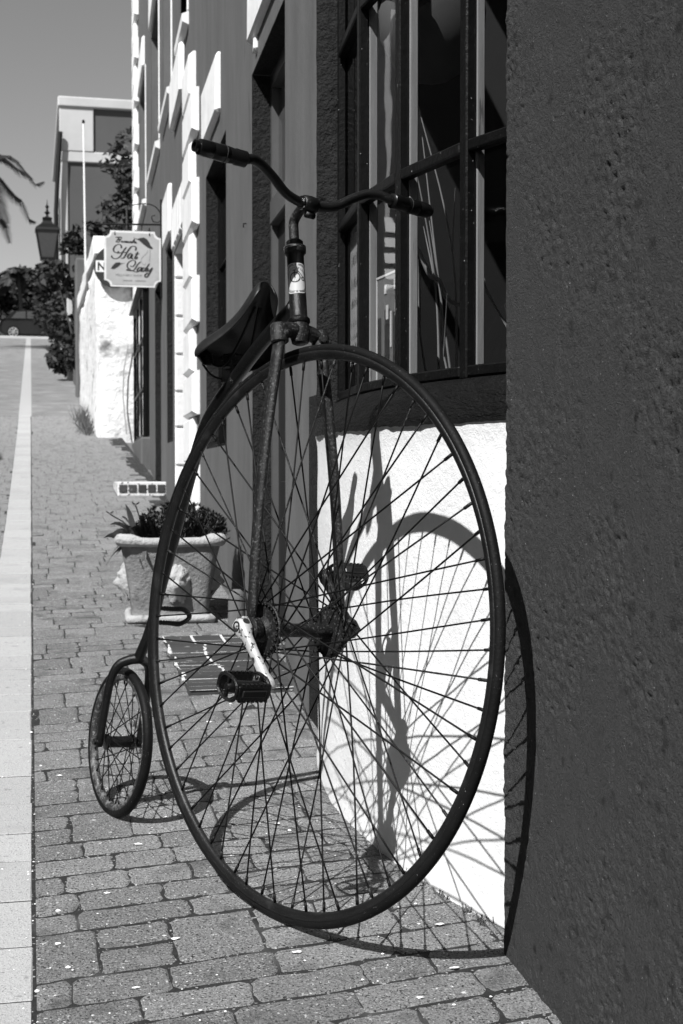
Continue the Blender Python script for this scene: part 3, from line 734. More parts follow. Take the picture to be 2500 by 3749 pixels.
for x in (385, 1090):
    mb = MB(); a = S(x, 440, .012); b = S(x, 262, .012)
    for k in range(3): mb.ring(a.lerp(b, .25+k*.3), V((1, 0, 0)) if k % 2 else V((0, 1, 0)), V((0, 0, 1)), V((0, 1, 0)) if k % 2 else V((-1, 0, 0)), [(.014, -.004), (.021, -.004), (.021, .004), (.014, .004)], 12)
    mb.go('hanger_link', IRON, sg)

# ------------------------------------------------------------------ white walls and traffic sign beyond
ww = thing('whitewashed_outbuilding', 'rough whitewashed wall end with stained patches beyond the hanging sign', 'wall', (1.2, 21, G(21)))
vs = []; fs = []
def rw(name, x0, x1, y0, y1, z0, z1, m, parent, n=10):
    mb = MB().box((x0, y0, z0), (x1, y1, z1)); bm = bmesh.new()
    vv = [bm.verts.new(p) for p in mb.v]
    for f in mb.f: bm.faces.new([vv[i] for i in f])
    bmesh.ops.subdivide_edges(bm, edges=bm.edges, cuts=n, use_grid_fill=True)
    for v_ in bm.verts: d = .05*noise.noise(v_.co*1.3)+.02*noise.noise(v_.co*5); v_.co += V((d, d*.7, d*.6))
    me = bpy.data.meshes.new(name); bm.to_mesh(me); bm.free()
    return link(name, me, m, parent, True)
rw('wall_body', .98, 3.6, 21.03, 28.5, .8, 4.35, ROUGHWHITE, ww, 14)
rw('coping', .93, 3.7, 20.93, 28.6, 4.35, 4.62, WHITE2, ww, 10)
MB().tube([(1.44, 20.95, 3.0), (1.37, 20.95, 2.6), (1.36, 20.95, 2.2), (1.41, 20.95, 1.65)], .010, 6).go('cable', flat('grey_cable', .3), ww)
ne = thing('round_traffic_sign', 'round dark sign with a white lettered bar, half hidden behind the hat shop sign', 'traffic sign', (1.32, 20.7, 3.3))
DC = V((1.245, 20.895, 4.165)); DR = .315
mb = MB().lathe(DC, V((0, 1, 0)), [(0, DR-.005), (.004, DR), (.02, DR), (.021, .001)], 40); mb.go('disc', INK, ne)
mb = MB().box((DC.x-.285, DC.y-.006, DC.z-.085), (DC.x+.285, DC.y-.001, DC.z+.085)); mb.go('bar', flat('sign_white', .7), ne)
tv, tf = text_mesh('NO', .17, off=.006)
build('lettering', [(DC.x-.135+p.x*.95, DC.y-.008, DC.z-.06+p.y) for p in tv], tf, INK, ne)
MB().box((1.2, 20.918, 4.05), (1.27, 21.1, 4.2)).go('wall_bracket', IRON, ne)
fp = thing('white_pole', 'thin white pole rising behind the whitewashed wall', 'pole', (1.10, 28.9, 4.5))
MB().tube([(1.14, 28.9, 3.2), (1.09, 28.9, 8.3)], [.022, .016], 8).go('pole_shaft', flat('white_pole_paint', .75), fp)
MB().lathe((1.09, 28.9, 8.3), V((0, 0, 1)), [(0, .03), (.05, .03), (.08, .001)], 8).go('pole_cap', IRON, fp)
gw = thing('garden_wall', 'plain grey garden wall overgrown by dark vines up the street', 'wall', (1.1, 38, G(38)))
mb = MB(); N = 12
for i in range(N):
    y0, y1 = lerp(29, 46, i/N), lerp(29, 46, (i+1)/N); mb.box((1.05, y0, G(y0)-.4), (1.4, y1, G(y1)+2.2))
mb.go('wall_run', FACADE, gw)
MB().box((.95, 30.0, G(30)-.3), (1.5, 30.6, G(30)+3.0), .03).go('pier', FACADE, gw)
MB().box((.92, 36.0, G(36)-.3), (1.45, 36.4, G(36)+2.6), .03).go('pier', FARTRIM, gw)

# --- far tall house
fh = thing('far_house', 'tall far house with pale parapet frieze and dark plain gable', 'house', (5, 48, G(48)))
ZG = G(48); ZT = 13.95
MB().box((1.12, 48.0, ZG-1), (9, 60, 11.75)).go('wall', GABLE, fh)
MB().box((1.02, 47.9, 11.75), (9.1, 60.1, 12.12), .03).go('string_course', FARTRIM, fh)
MB().box((1.10, 47.97, 12.12), (9.05, 60, 13.6)).go('frieze', GABLE, fh)
MB().box((1.00, 47.88, 12.12), (2.15, 48.3, 13.6), .02).go('frieze_end_block', FARTRIM, fh)
MB().box((.95, 47.8, 13.6), (9.2, 60.2, 13.95), .04).go('parapet_coping', FARTRIM, fh)
MB().box((1.04, 47.93, ZG-1), (1.28, 48.05, 11.75), .02).go('corner_strip', FARTRIM, fh)
MB().box((1.06, 48.05, ZG-1), (1.13, 60, 11.75)).go('street_wall', FARTRIM, fh)
for yy in (50, 53, 56):
    for zz in (6.4, 9.2): MB().box((1.03, yy, zz), (1.08, yy+1.1, zz+1.7)).go('window', DARKDOOR, fh)
MB().tube([(1.03, 47.7, 12.7), (.93, 47.7, 11.2), (.87, 47.7, 10.0), (.87, 47.7, ZG-.2)], .075, 8).go('drainpipe', IRON, fh)
# lantern on a wall bracket
lt = thing('street_lantern', 'black four sided street lantern with a finial on a wall bracket', 'street lamp', (.42, 46.5, 8.5))
LC = V((.56, 46.6, 8.5))
def ring4(z, r): return [LC+V((sx*r, sy*r, z)) for sx, sy in ((-1, -1), (1, -1), (1, 1), (-1, 1))]
mb = MB(); prof4 = [(.62, .40), (.70, .37), (.85, .2), (.95, .14), (1.05, .16), (1.10, .06)]
vs = []; [vs.extend(ring4(z, r)) for z, r in prof4]; fs = [(i*4+k, i*4+(k+1) % 4, (i+1)*4+(k+1) % 4, (i+1)*4+k) for i in range(len(prof4)-1) for k in range(4)]+[(0, 1, 2, 3), tuple(len(prof4)*4-4+k for k in range(4))]
mb.add(vs, fs); mb.go('cap', IRON, lt)
MB().lathe(LC+V((0, 0, 1.08)), V((0, 0, 1)), [(0, .05), (.1, .04), (.16, .10), (.2, .05), (.3, .03), (.36, .07), (.42, .02), (.6, .004)], 10).go('finial', IRON, lt)
for a, b in zip(ring4(-.25, .22), ring4(.62, .36)): MB().tube([a, b], .02, 5).go('corner_bar', IRON, lt)
vs = ring4(-.25, .21)+ring4(.62, .35); MB().add(vs, [(k, (k+1) % 4, 4+(k+1) % 4, 4+k) for k in range(4)]).go('glazing', flat('lantern_glass', .06, .2), lt)
MB().box((LC.x-.24, LC.y-.24, LC.z-.33), (LC.x+.24, LC.y+.24, LC.z-.25), .02).go('base_tray', IRON, lt)
MB().tube(smooth_path([LC+V((0, 0, -.3)), LC+V((0, 0, -.7)), LC+V((.25, .3, -.95)), LC+V((.8, .9, -1.0))], 5), .035, 6).go('bracket_arm', IRON, lt)

# ------------------------------------------------------------------ car at the top of the street
car = thing('parked_car', 'black hatchback standing across the top of the street', 'car', (.5, 74.6, 8.2))
CZ = G(74.6)+.01; CY = 74.6
bx0 = -1.60
side = [(0, .35), (-.02, .62), (.06, .9), (.25, 1.0), (3.2, 1.02), (4.0, .92), (4.25, .70), (4.3, .35), (4.1, .22), (.2, .22)]
vs = []; K = len(side)
for yy, q in ((-.80, .93), (-.87, 1), (.87, 1), (.80, .93)):
    for x, z in side: vs.append((bx0+2.1+(x-2.1)*q, CY+yy, CZ+.6+(z-.6)*q))
fs = [(i*K+k, i*K+(k+1) % K, (i+1)*K+(k+1) % K, (i+1)*K+k) for i in range(3) for k in range(K)]+[tuple(range(K)), tuple(3*K+k for k in range(K))[::-1]]
build('body', vs, fs, CARPAINT, car)
lo = [(.28, 1.0), (3.25, 1.0)]; roofp = [(.72, 1.42), (1.05, 1.50), (1.9, 1.52), (2.35, 1.46)]
gh = [lo[0]]+roofp+[lo[1]]
def gy_(z): return lerp(.83, .66, (z-1.0)/.52)
vs = [(bx0+x, CY-gy_(z), CZ+z) for x, z in gh]+[(bx0+x, CY+gy_(z), CZ+z) for x, z in gh]; K = len(gh)
build('cabin', vs, [tuple(range(K)), tuple(range(K, 2*K))[::-1]]+[(k, (k+1) % K, K+(k+1) % K, K+k) for k in range(K)], CARPAINT, car)
for quad in ([(.62, 1.05), (.90, 1.40), (1.35, 1.44), (1.35, 1.05)], [(1.43, 1.05), (1.43, 1.44), (1.95, 1.45), (2.05, 1.05)], [(2.12, 1.05), (2.03, 1.44), (2.32, 1.40), (2.95, 1.06)]):
    build('side_window', [(bx0+x, CY-gy_(z)-.006, CZ+z) for x, z in quad], [(0, 1, 2, 3)], CARGLASS, car)
for wx in (.72, 3.35):
    wo = MB().lathe((bx0+wx, CY-.88, CZ+.32), V((0, 1, 0)), [(0, .25), (0, .32), (.2, .32), (.2, .05)], 28).go('wheel', TYRE, car)
    mb = MB().lathe((bx0+wx, CY-.895, CZ+.32), V((0, 1, 0)), [(0, .05), (0.0, .07), (.02, .07), (.02, .01)], 12)
    for k in range(7):
        a = 6.283*k/7; d = V((math.cos(a), 0, math.sin(a))); mb.tube([V((bx0+wx, CY-.89, CZ+.32))+d*.05, V((bx0+wx, CY-.89, CZ+.32))+d*.22], [.03, .035], 5)
    mb.ring(V((bx0+wx, CY-.89, CZ+.32)), V((1, 0, 0)), V((0, 0, 1)), V((0, 1, 0)), [(.21, -.01), (.25, -.01), (.25, .02), (.21, .02)], 28)
    mb.go('rim', STEELWHEEL, wo)
MB().box((bx0-.01, CY-.7, CZ+.75), (bx0+.06, CY-.5, CZ+.92), .01).go('tail_lamp', STEELWHEEL, car)
MB().box((bx0+2.75, CY-.98, CZ+1.0), (bx0+2.9, CY-.80, CZ+1.12), .02).go('wing_mirror', CARPAINT, car)

# ------------------------------------------------------------------ vegetation
def leaves(mb, c, r, n, size, rnd, squash=(1, 1, 1), shell=.35, long=2.2):
    for _ in range(n):
        d = V((rnd.gauss(0, 1), rnd.gauss(0, 1), rnd.gauss(0, 1))).normalized(); q = (shell+(1-shell)*rnd.random())**.6
        p = V(c)+V((d.x*r*squash[0], d.y*r*squash[1], d.z*r*squash[2]))*q
        a = V((rnd.gauss(0, 1), rnd.gauss(0, 1), rnd.gauss(0, .7))).normalized(); b = a.cross(V((rnd.gauss(0, 1), rnd.gauss(0, 1), rnd.gauss(0, 1)))).normalized()
        s = size*rnd.uniform(.6, 1.3)
        mb.add([p-a*s*long/2, p+b*s*.5, p+a*s*long/2, p-b*s*.5], [(0, 1, 2, 3)])
def tree(name, label, base, clumps, m, leaf, n, grp=None, trunk=.12, cat='tree', rs=1):
    rnd = random.Random(rs); t = thing(name, label, cat, base, grp); tm = MB(); cm = MB(); B = V(base)
    top = V(clumps[0][0])
    for c, r in clumps:
        c = V(c); mid = B.lerp(c, .5)+V((rnd.uniform(-.1, .1), rnd.uniform(-.1, .1), .1*(c-B).length))*.6
        tm.tube(smooth_path([B+V((0, 0, -.1)), mid, c], 4), [trunk*(1-.75*i/8) for i in range(9)], 6)
        k = max(3, int(6))
        for j in range(k):
            o_ = V((rnd.gauss(0, .45), rnd.gauss(0, .45), rnd.gauss(0, .35)))*r
            leaves(cm, c+o_, r*.55, int(n/k), leaf, rnd)
    tm.go('trunk', BARK, t); cm.go('crown', m, t); return t
tree('broadleaf_tree', 'leafy branching tree standing against the dark gable', (2.3, 33, G(33)), [((2.25, 33, 7.4), .75), ((2.75, 33.2, 8.3), .8), ((2.0, 33.1, 6.7), .45), ((3.0, 33, 6.2), .6), ((2.6, 33, 5.3), .6)], LEAFFAR, .10, 420, trunk=.06, rs=3)
tree('broadleaf_tree', 'slender shrub tree with tufted twigs beside the white pole', (1.25, 34, G(34)), [((1.05, 34, 6.6), .3), ((1.35, 34, 6.0), .28), ((.95, 34.1, 5.6), .4), ((1.5, 34, 7.0), .25), ((.55, 34, 6.0), .35)], LEAFFAR, .11, 170, trunk=.035, rs=4)
tree('vine_shrub', 'dark vine mounded over the garden wall', (1.25, 37, G(37)), [((1.0, 37, 5.0), .7), ((.9, 39, 5.6), .8), ((1.05, 35, 4.6), .6), ((.95, 36, 4.0), .5), ((1.0, 33, 4.0), .45)], LEAFFAR, .085, 1100, trunk=.06, cat='shrub', rs=5)
tree('vine_shrub', 'bushy vine hanging beneath the street lantern', (1.1, 43, G(43)), [((.55, 43.5, 6.9), .55), ((.75, 43, 6.3), .6), ((.35, 44, 7.35), .4), ((.95, 43, 5.6), .5)], LEAFFAR, .10, 900, trunk=.06, cat='shrub', rs=6)
TL = [(-2.3, 93, 5.4, 'round dark tree behind the tail of the black car'), (-.7, 96, 5.2, 'dense dark tree directly behind the car roof'), (.9, 92, 6.2, 'dark tree behind the car, touching the shrub under the lantern')]
for i, (x, y, hgt, lb) in enumerate(TL):
    zb = G(y); rnd = random.Random(20+i)
    cl = [((x+rnd.uniform(-1.2, 1.2), y+rnd.uniform(-1, 1), zb+hgt*rnd.uniform(.25, .95)), rnd.uniform(1.0, 1.6)) for _ in range(7)]
    tree('dark_tree', lb, (x, y, zb), cl, LEAFFAR, .19, 800, 'trees behind the car', .22, rs=30+i)
# low undergrowth on the bank behind the car
hb = MB(); rnd = random.Random(77)
for i in range(46): leaves(hb, (rnd.uniform(-14, 8), rnd.uniform(86, 90), 9.2+rnd.random()*1.6), rnd.uniform(.7, 1.2), 90, .3, rnd)
tag(hb.go('bank_undergrowth', LEAFFAR), 'dark undergrowth on the bank behind the car', 'undergrowth', kind='stuff')
def palm(name, label, base, top, n, ln, rs, trunk=.14):
    t = thing(name, label, 'palm tree', base); rnd = random.Random(rs); B = V(base); T = V(top)
    MB().tube(smooth_path([B, B.lerp(T, .5)+V((.2, 0, 0)), T], 5), [trunk*1.3-trunk*.4*i/10 for i in range(11)], 8).go('trunk', BARK, t)
    for k in range(n):
        a = 6.283*k/n+rnd.uniform(-.2, .2); e = rnd.uniform(-.15, .9); d = V((math.cos(a), math.sin(a), 0))
        P = [T+d*ln*s*math.cos(e*(1-s))+V((0, 0, ln*(s*math.sin(e)-.75*s*s*(1+.3*rnd.random())))) for s in [i/9 for i in range(10)]]
        mb = MB().tube(P, [.03-.0027*i for i in range(10)], 4)
        for i in range(1, 9):
            for q in range(7):
                p = P[i].lerp(P[i+1] if i < 9 else P[i], q/7); tg = (P[min(i+1, 9)]-P[i]).normalized(); sd_ = tg.cross(V((0, 0, 1))).normalized()
                for sgn in (-1, 1):
                    L_ = .55*math.sin(math.pi*(i+q/4)/10)+.12; tip = p+(sd_*sgn*.8+tg*.55+V((0, 0, -.35))).normalized()*L_
                    mb.add([p-tg*.02, p+tg*.05, tip, p-tg*.035], [(0, 1, 2, 3)])
        mb.go('frond', LEAFFAR, t)
palm('coconut_palm', 'feathery palm leaning in against the sky at the street edge', (-2.9, 56, G(56)), (-2.35, 56, 13.3), 13, 2.9, 5)
palm('small_palmetto', 'small spiky palmetto among the dark trees behind the car', (-.75, 84, G(84)), (-.75, 84, 13.1), 16, 1.5, 8, .1)
# weeds at the foot of the white wall
wd = MB(); rnd = random.Random(4)
for i in range(260):
    x, y = .86+rnd.gauss(0, .07), rnd.uniform(21.3, 24.5); h = rnd.uniform(.08, .35); z = G(y); dx, dy = rnd.gauss(0, .1), rnd.gauss(0, .1)
    wd.add([(x-.006, y, z), (x+.006, y, z), (x+dx, y+dy, z+h)], [(0, 1, 2)])
tag(wd.go('weed_tuft', LEAF2), 'tuft of weeds along the foot of the whitewashed wall', 'weeds', kind='stuff')

# ------------------------------------------------------------------ planter
pt = thing('stone_planter', 'square weathered stone planter with lion masks and rolled rim', 'planter', (.70, 7.16, G(7.1)))
PC = V((.70, 7.16, G(6.92)+.004)); ROT = R(-3); pu = V((math.cos(ROT), math.sin(ROT), 0)); pw = V((-math.sin(ROT), math.cos(ROT), 0))
def PL(a, b, z): return PC+pu*a+pw*b+V((0, 0, z))
NB = 12; rows_ = [(0, .205), (.03, .21), (.05, .195), (.20, .215), (.34, .240), (.405, .254)]
vs = []; fs = []; ring_n = 4*NB
zs2 = [i/16 for i in range(17)]
def hwz(z):
    for (a, b), (c, d) in zip(rows_, rows_[1:]):
        if z <= c: return lerp(b, d, (z-a)/(c-a))
    return rows_[-1][1]
for t in zs2:
    z = t*.405; h_ = hwz(z)
    for s_ in range(4):
        for k in range(NB):
            u_ = -1+2*k/NB
            a, b = [(u_, -1), (1, u_), (-u_, 1), (-1, -u_)][s_]
            l = max(1, (abs(a)**10+abs(b)**10)**(.1)); p = PL(a*h_/l, b*h_/l, z); p += V((1, 1, .3))*.004*noise.noise(p*14); vs.append(p)
for j in range(16):
    for k in range(ring_n): fs.append((j*ring_n+k, j*ring_n+(k+1) % ring_n, (j+1)*ring_n+(k+1) % ring_n, (j+1)*ring_n+k))
fs.append(tuple(range(ring_n)))
build('pot_body', vs, fs, POT, pt, True)
mb = MB(); hr = .252
cor = [(-hr, -hr), (hr, -hr), (hr, hr), (-hr, hr)]; pth = []
for i in range(4):
    a, b = cor[i], cor[(i+1) % 4]
    for k in range(10): t = k/10; p = PL(lerp(a[0], b[0], t), lerp(a[1], b[1], t), .415+(.012 if k in (0, 1, 9) else 0)); pth.append(p+V((0, 0, .004))*noise.noise(p*20))
mb.tube(pth, [.024 if (i % 10) not in (0, 1, 9) else .033 for i in range(40)], 10, closed=True); mb.go('rolled_rim', POTRIM, pt, True)
mb = MB(); pth = [PL(lerp(cor[i][0], cor[(i+1) % 4][0], k/8)*.83, lerp(cor[i][1], cor[(i+1) % 4][1], k/8)*.83, .022) for i in range(4) for k in range(8)]
mb.tube(pth, .022, 8, closed=True); mb.go('base_moulding', POTRIM, pt, True)
MB().add([PL(-.22, -.22, .38), PL(.22, -.22, .38), PL(.22, .22, .38), PL(-.22, .22, .38)], [(0, 1, 2, 3)]).go('soil', SOIL, pt)
def lion(c, nn, uu):
    """mask: displaced dome with muzzle, brows and a ragged mane"""
    N = 22; vs = []; fs = []
    def H(a, b):
        r = math.hypot(a, b*.8); h = max(0, 1-r*r)*.045
        h += .03*math.exp(-((a/.35)**2+((b+.25)/.3)**2)); h += .018*math.exp(-(((abs(a)-.33)/.16)**2+((b-.3)/.15)**2)); h -= .014*math.exp(-(((abs(a)-.3)/.11)**2+((b-.1)/.09)**2))
        h -= .012*math.exp(-((a/.2)**2+((b+.42)/.06)**2)); h += .012*noise.noise(V((a*5, b*5, 2)))*(r > .5)
        return h if r < 1.05 else h-.01
    for i in range(N+1):
        for j in range(N+1):
            a, b = -1.1+2.2*i/N, -1.25+2.5*j/N; vs.append(c+uu*a*.072+V((0, 0, 1))*b*.092+nn*(H(a, b)*1.1-.002))
    for i in range(N):
        for j in range(N):
            a = -1.1+2.2*(i+.5)/N; b = -1.25+2.5*(j+.5)/N
            if math.hypot(a, b*.85) < 1.0+.12*math.sin(9*math.atan2(b, a)): fs.append((i*(N+1)+j, (i+1)*(N+1)+j, (i+1)*(N+1)+j+1, i*(N+1)+j+1))
    return build('lion_mask', vs, fs, POTRIM, pt, True)
lion(PL(.03, -.215, .215), -pw, pu); lion(PL(-.213, 0, .215), -pu, -pw); lion(PL(.213, 0, .215), pu, pw)
# plants in the pot
bush = thing('succulent_bush', 'dense dark rosette leaved bush filling the planter', 'shrub', PL(.06, .02, .39))
rnd = random.Random(12); mb = MB(); stems = MB()
for i in range(230):
    a, b = rnd.uniform(-.19, .29), rnd.uniform(-.2, .22); top = .40+.175*math.sqrt(max(0, 1-((a-.06)/.27)**2))*rnd.uniform(.55, 1.08)+.015*rnd.random()
    p = PL(a, b, top); stems.tube([PL(a*.6, b*.6, .37), p], .003, 4)
    for q in range(2):
        pp = p-V((0, 0, .035*q))
        for k in range(9):
            an = 6.283*k/9+rnd.random(); e = rnd.uniform(.15, 1.0) if q == 0 else rnd.uniform(-.2, .5); d = V((math.cos(an)*math.cos(e), math.sin(an)*math.cos(e), math.sin(e))); sd_ = d.cross(V((0, 0, 1))).normalized(); L_ = rnd.uniform(.022, .036)
            mb.add([pp, pp+d*L_*.6+sd_*.0065, pp+d*L_, pp+d*L_*.6-sd_*.0065], [(0, 1, 2, 3)])
mb.go('leaves', LEAF, bush); stems.go('stems', BARK, bush)
lily = thing('strap_leaved_plant', 'strap leaved plant with two nodding flower stems leaning out of the planter', 'plant', PL(-.15, -.1, .39))
mb = MB()
for i in range(26):
    an = rnd.uniform(1.6, 5.0) if i % 3 else rnd.uniform(0, 6.28); L_ = rnd.uniform(.13, .25); e = rnd.uniform(.3, 1.2); d = V((math.cos(an), math.sin(an), 0)); sd_ = (V((-d.y, d.x, 0))*.55+V((0, 0, 1))*rnd.uniform(.4, 1.)-d*.3).normalized(); b0 = PL(-.15+rnd.gauss(0, .02), -.10+rnd.gauss(0, .02), .39)
    pts = [b0+d*L_*math.cos(e)*s+V((0, 0, L_*(math.sin(e)*s*1.6-1.0*s*s*math.cos(e)))) for s in [k/6 for k in range(7)]]
    vs = []
    for k, p in enumerate(pts): w_ = .021*math.sin(math.pi*(.12+.86*k/6)); vs += [p+sd_*w_, p-V((0, 0, .003)), p-sd_*w_]
    mb.add(vs, [(3*k+j, 3*k+j+1, 3*k+j+4, 3*k+j+3) for k in range(6) for j in (0, 1)])
mb.go('leaves', LEAF2, lily)
for tip in (PL(-.305, -.12, .555), PL(-.175, -.12, .60)):
    b0 = PL(-.15, -.1, .40); MB().tube(smooth_path([b0, b0.lerp(tip, .5)+V((.01, 0, .02)), tip], 4), .0035, 5).go('flower_stem', LEAF, lily)
    fm = MB()
    for k in range(6):
        an = 6.283*k/6; d = V((math.cos(an), math.sin(an)*.7, .45)); sd_ = V((-math.sin(an), math.cos(an), 0)); fm.add([tip, tip+d*.02+sd_*.007, tip+d*.04, tip+d*.02-sd_*.007], [(0, 1, 2, 3)])
    fm.go('flower', LEAF, lily)
stub = thing('guard_stone', 'short rounded grey guard stone against the wall behind the planter', 'bollard', (1.0, 6.78, G(6.78)))
MB().lathe((1.0, 6.78, G(6.78)-.02), V((0, 0, 1)), [(0, .045), (.17, .043), (.20, .036), (.215, .02), (.217, .001)], 16).go('stone_body', FACADE, stub, auto=True)

# ------------------------------------------------------------------ penny-farthing
C = V((.5943, 3.0676, .6677)); n = V((-.8988, -.4293, .089)).normalized(); fw = V((.43100592, -.9023491, 0)).normalized(); uw = fw.cross(n); uw = uw if uw.z > 0 else -uw; uw.normalize()
C2 = V((.2383, 3.898, .2675)); n2 = V((-.94083, -.32032, .11057)).normalized()
e1 = (fw-n2*fw.dot(n2)).normalized(); e2 = n2.cross(e1); e2 = e2 if e2.z > 0 else -e2
def W(f, u, w_=0.): return C+fw*f+uw*u+n*w_
def B(a, b, w_=0.): return C2+e1*a+e2*b+n2*w_
bike = thing('penny_farthing', 'black penny farthing bicycle with one huge spoked wheel leaning on the bow window', 'bicycle', (.53, 3.08, G(3.08)))
def wheel(name, Cn, f_, u_, nn, R0, tr, rimw, nsp, hubr, hubw, spoke_r, tyre_m, rim_m, lean_):
    tp = [(R0-tr+tr*math.cos(a)*1.0, tr*1.02*math.sin(a)) for a in [2*math.pi*k/12 for k in range(12)]]
    part = MB().ring(Cn, f_, u_, nn, tp, 220).go(name, tyre_m, bike, True)
    ri = R0-2*tr+.004; rd = .017 if R0 > .4 else .014
    rp = [(ri+.004, rimw), (ri-.003, rimw*1.05), (ri-rd*.7, rimw*.8), (ri-rd, rimw*.3), (ri-rd, -rimw*.3), (ri-rd*.7, -rimw*.8), (ri-.003, -rimw*1.05), (ri+.004, -rimw)]
    MB().ring(Cn, f_, u_, nn, rp, 220).go('rim', rim_m, part, True)
    rnd = random.Random(nsp)
    for i in range(nsp):
        th = 2*math.pi*(i+.3)/nsp; sd_ = 1 if i % 2 else -1; dr_ = 1 if (i//2) % 2 else -1
        ph = th+dr_*(lean_+.06*rnd.uniform(-1, 1))
        p1 = Cn+(f_*math.cos(th)+u_*math.sin(th))*(ri-rd+.001)+nn*sd_*.002
        p0 = Cn+(f_*math.cos(ph)+u_*math.sin(ph))*hubr+nn*sd_*(hubw+.003*dr_)
        mid = p0.lerp(p1, .5)+V((rnd.gauss(0, 1), rnd.gauss(0, 1), rnd.gauss(0, 1)))*.0022*(R0/.66)
        d = (p0-p1).normalized()
        mb = MB().tube(smooth_path([p0, mid, p1], 3), spoke_r, 6)
        mb.tube([p1+d*.002, p1+d*(.022 if R0 > .4 else .012)], spoke_r*1.75, 6)
        so_ = mb.go('spoke', SPOKE if i % 5 else BIKE_RUST, part, True)
    return part
fwl = wheel('front_wheel', C, fw, uw, n, .66, .0115, .0105, 66, .055, .094, .0021, TYRE, RIM, R(58))
rwl = wheel('rear_wheel', C2, e1, e2, n2, .2105, .0135, .012, 32, .019, .036, .0016, TYRE, RIM_RUST, R(50))
# front hub: axle barrel and two broad flanges with spoke heads
hub = MB().lathe(W(0, 0, -.118), n, [(0, .016), (.236, .016)], 20).go('front_hub', BIKE_RUST, bike, auto=True)
for s_ in (-1, 1):
    mb = MB().lathe(W(0, 0, s_*.0905), n*s_, [(0, .02), (0, .060), (.002, .062), (.006, .062), (.008, .060), (.008, .03), (.016, .026), (.020, .02)], 36); mb.go('flange', BIKE_RUST, hub, auto=True)
    for k in range(28):
        a = 6.283*(k+.4)/28; c_ = W(math.cos(a)*.0565, math.sin(a)*.0565, s_*.0905)
        MB().lathe(c_-n*s_*.004, n*s_, [(0, .0025), (.002, .0036), (.016, .0036), (.018, .002)], 6).go('spoke_head', SPOKE, hub)
    MB().lathe(W(0, 0, s_*.112), n*s_, [(0, .024), (.004, .028), (.022, .028), (.026, .022)], 24).go('bearing_cap', BIKE_RUST, hub, auto=True)
# cranks and pedals
def crank(sgn, cv, m):
    a = W(0, .006, sgn*.155); b = a+cv
    d = cv.normalized(); sd_ = n.cross(d).normalized()
    mb = MB()
    secs = [(-.014, .019, .016), (.012, .019, .016), (.03, .012, .010), (.085, .0105, .0085), (.14, .0115, .009), (.158, .015, .011), (.176, .013, .010)]
    vs = []
    for l, hw_, ht in secs:
        c_ = a+d*l-n*sgn*.012*(1-min(1, max(0, l)/.1))*0
        for k in range(12):
            an = 6.283*k/12; ca, sa = math.cos(an), math.sin(an); pw_ = lambda q: math.copysign(abs(q)**.5, q)
            vs.append(c_+sd_*hw_*pw_(ca)+n*ht*pw_(sa))
    fs = [(i*12+k, i*12+(k+1) % 12, (i+1)*12+(k+1) % 12, (i+1)*12+k) for i in range(len(secs)-1) for k in range(12)]+[tuple(range(12))[::-1], tuple((len(secs)-1)*12+k for k in range(12))]
    cr = build('crank', vs, fs, m, bike); cr.data.polygons.foreach_set('use_smooth', [True]*len(cr.data.polygons))
    MB().lathe(a+n*sgn*.0145, n*sgn, [(0, .0115), (.003, .0115), (.0032, .009), (.001, .0085), (.0009, .001)], 20).go('crank_bolt', INTERIOR, cr)
    MB().lathe(a+sd_*.0165+d*.0, sd_, [(0, .008), (.003, .008), (.0031, .001)], 14).go('pinch_bolt', INTERIOR, cr)
    MB().lathe(a-sd_*.0165, -sd_, [(0, .007), (.006, .007), (.0061, .001)], 6).go('pinch_nut', IRON, cr)
    MB().lathe(a+d*.004-n*sgn*.034, n*sgn, [(0, .016), (.02, .016)], 16).go('crank_spline', IRON, cr)
    # pedal
    ax = sgn; pc = b+n*sgn*.062; tl = R(-16) if sgn > 0 else R(28)
    A = (fw*math.cos(tl)+uw*math.sin(tl)); U = (-fw*math.sin(tl)+uw*math.cos(tl))
    mb = MB().lathe(b+n*sgn*.004, n*sgn, [(0, .012), (.012, .013), (.014, .010), (.02, .014), (.045, .012), (.085, .014), (.1, .012), (.108, .008)], 16)
    pd_ = mb.go('pedal', BIKE, bike, auto=True)
    for q in (-1, 1):
        mb = MB().obox(pc+A*q*.036+n*sgn*.003, (A, U, n), (.004, .016, .040), .002)
        for k in range(7): mb.obox(pc+A*q*.036+n*sgn*(-.033+k*.011)+U*.0175, (A, U, n), (.0035, .003, .0032))
        for k in range(7): mb.obox(pc+A*q*.036+n*sgn*(-.033+k*.011)-U*.0175, (A, U, n), (.0035, .003, .0032))
        mb.go('cage_rail', BIKE, pd_)
        mb = MB().obox(pc+A*q*.041+n*sgn*.003, (A, U, n), (.003, .0075, .030), .0015); mb.go('reflector', flat('dull_reflector', .012, .3, .3), pd_)
    for q, wd_ in ((-.037, .033), (.045, .030)):
        # oval end plates with window
        mb = MB(); pts = [pc+n*sgn*q+A*math.copysign(abs(math.cos(a))**.8, math.cos(a))*.036+U*math.copysign(abs(math.sin(a))**.7, math.sin(a))*.025 for a in [6.283*k/24 for k in range(24)]]
        mb.tube(pts, .0042, 6, closed=True); mb.obox(pc+n*sgn*q, (A, U, n), (.004, .025, .003)); mb.go('end_plate', BIKE, pd_)
    return cr
cv = fw*.117+uw*-.119
crank(1, cv, ALLOY); crank(-1, -cv, BIKE_RUST)
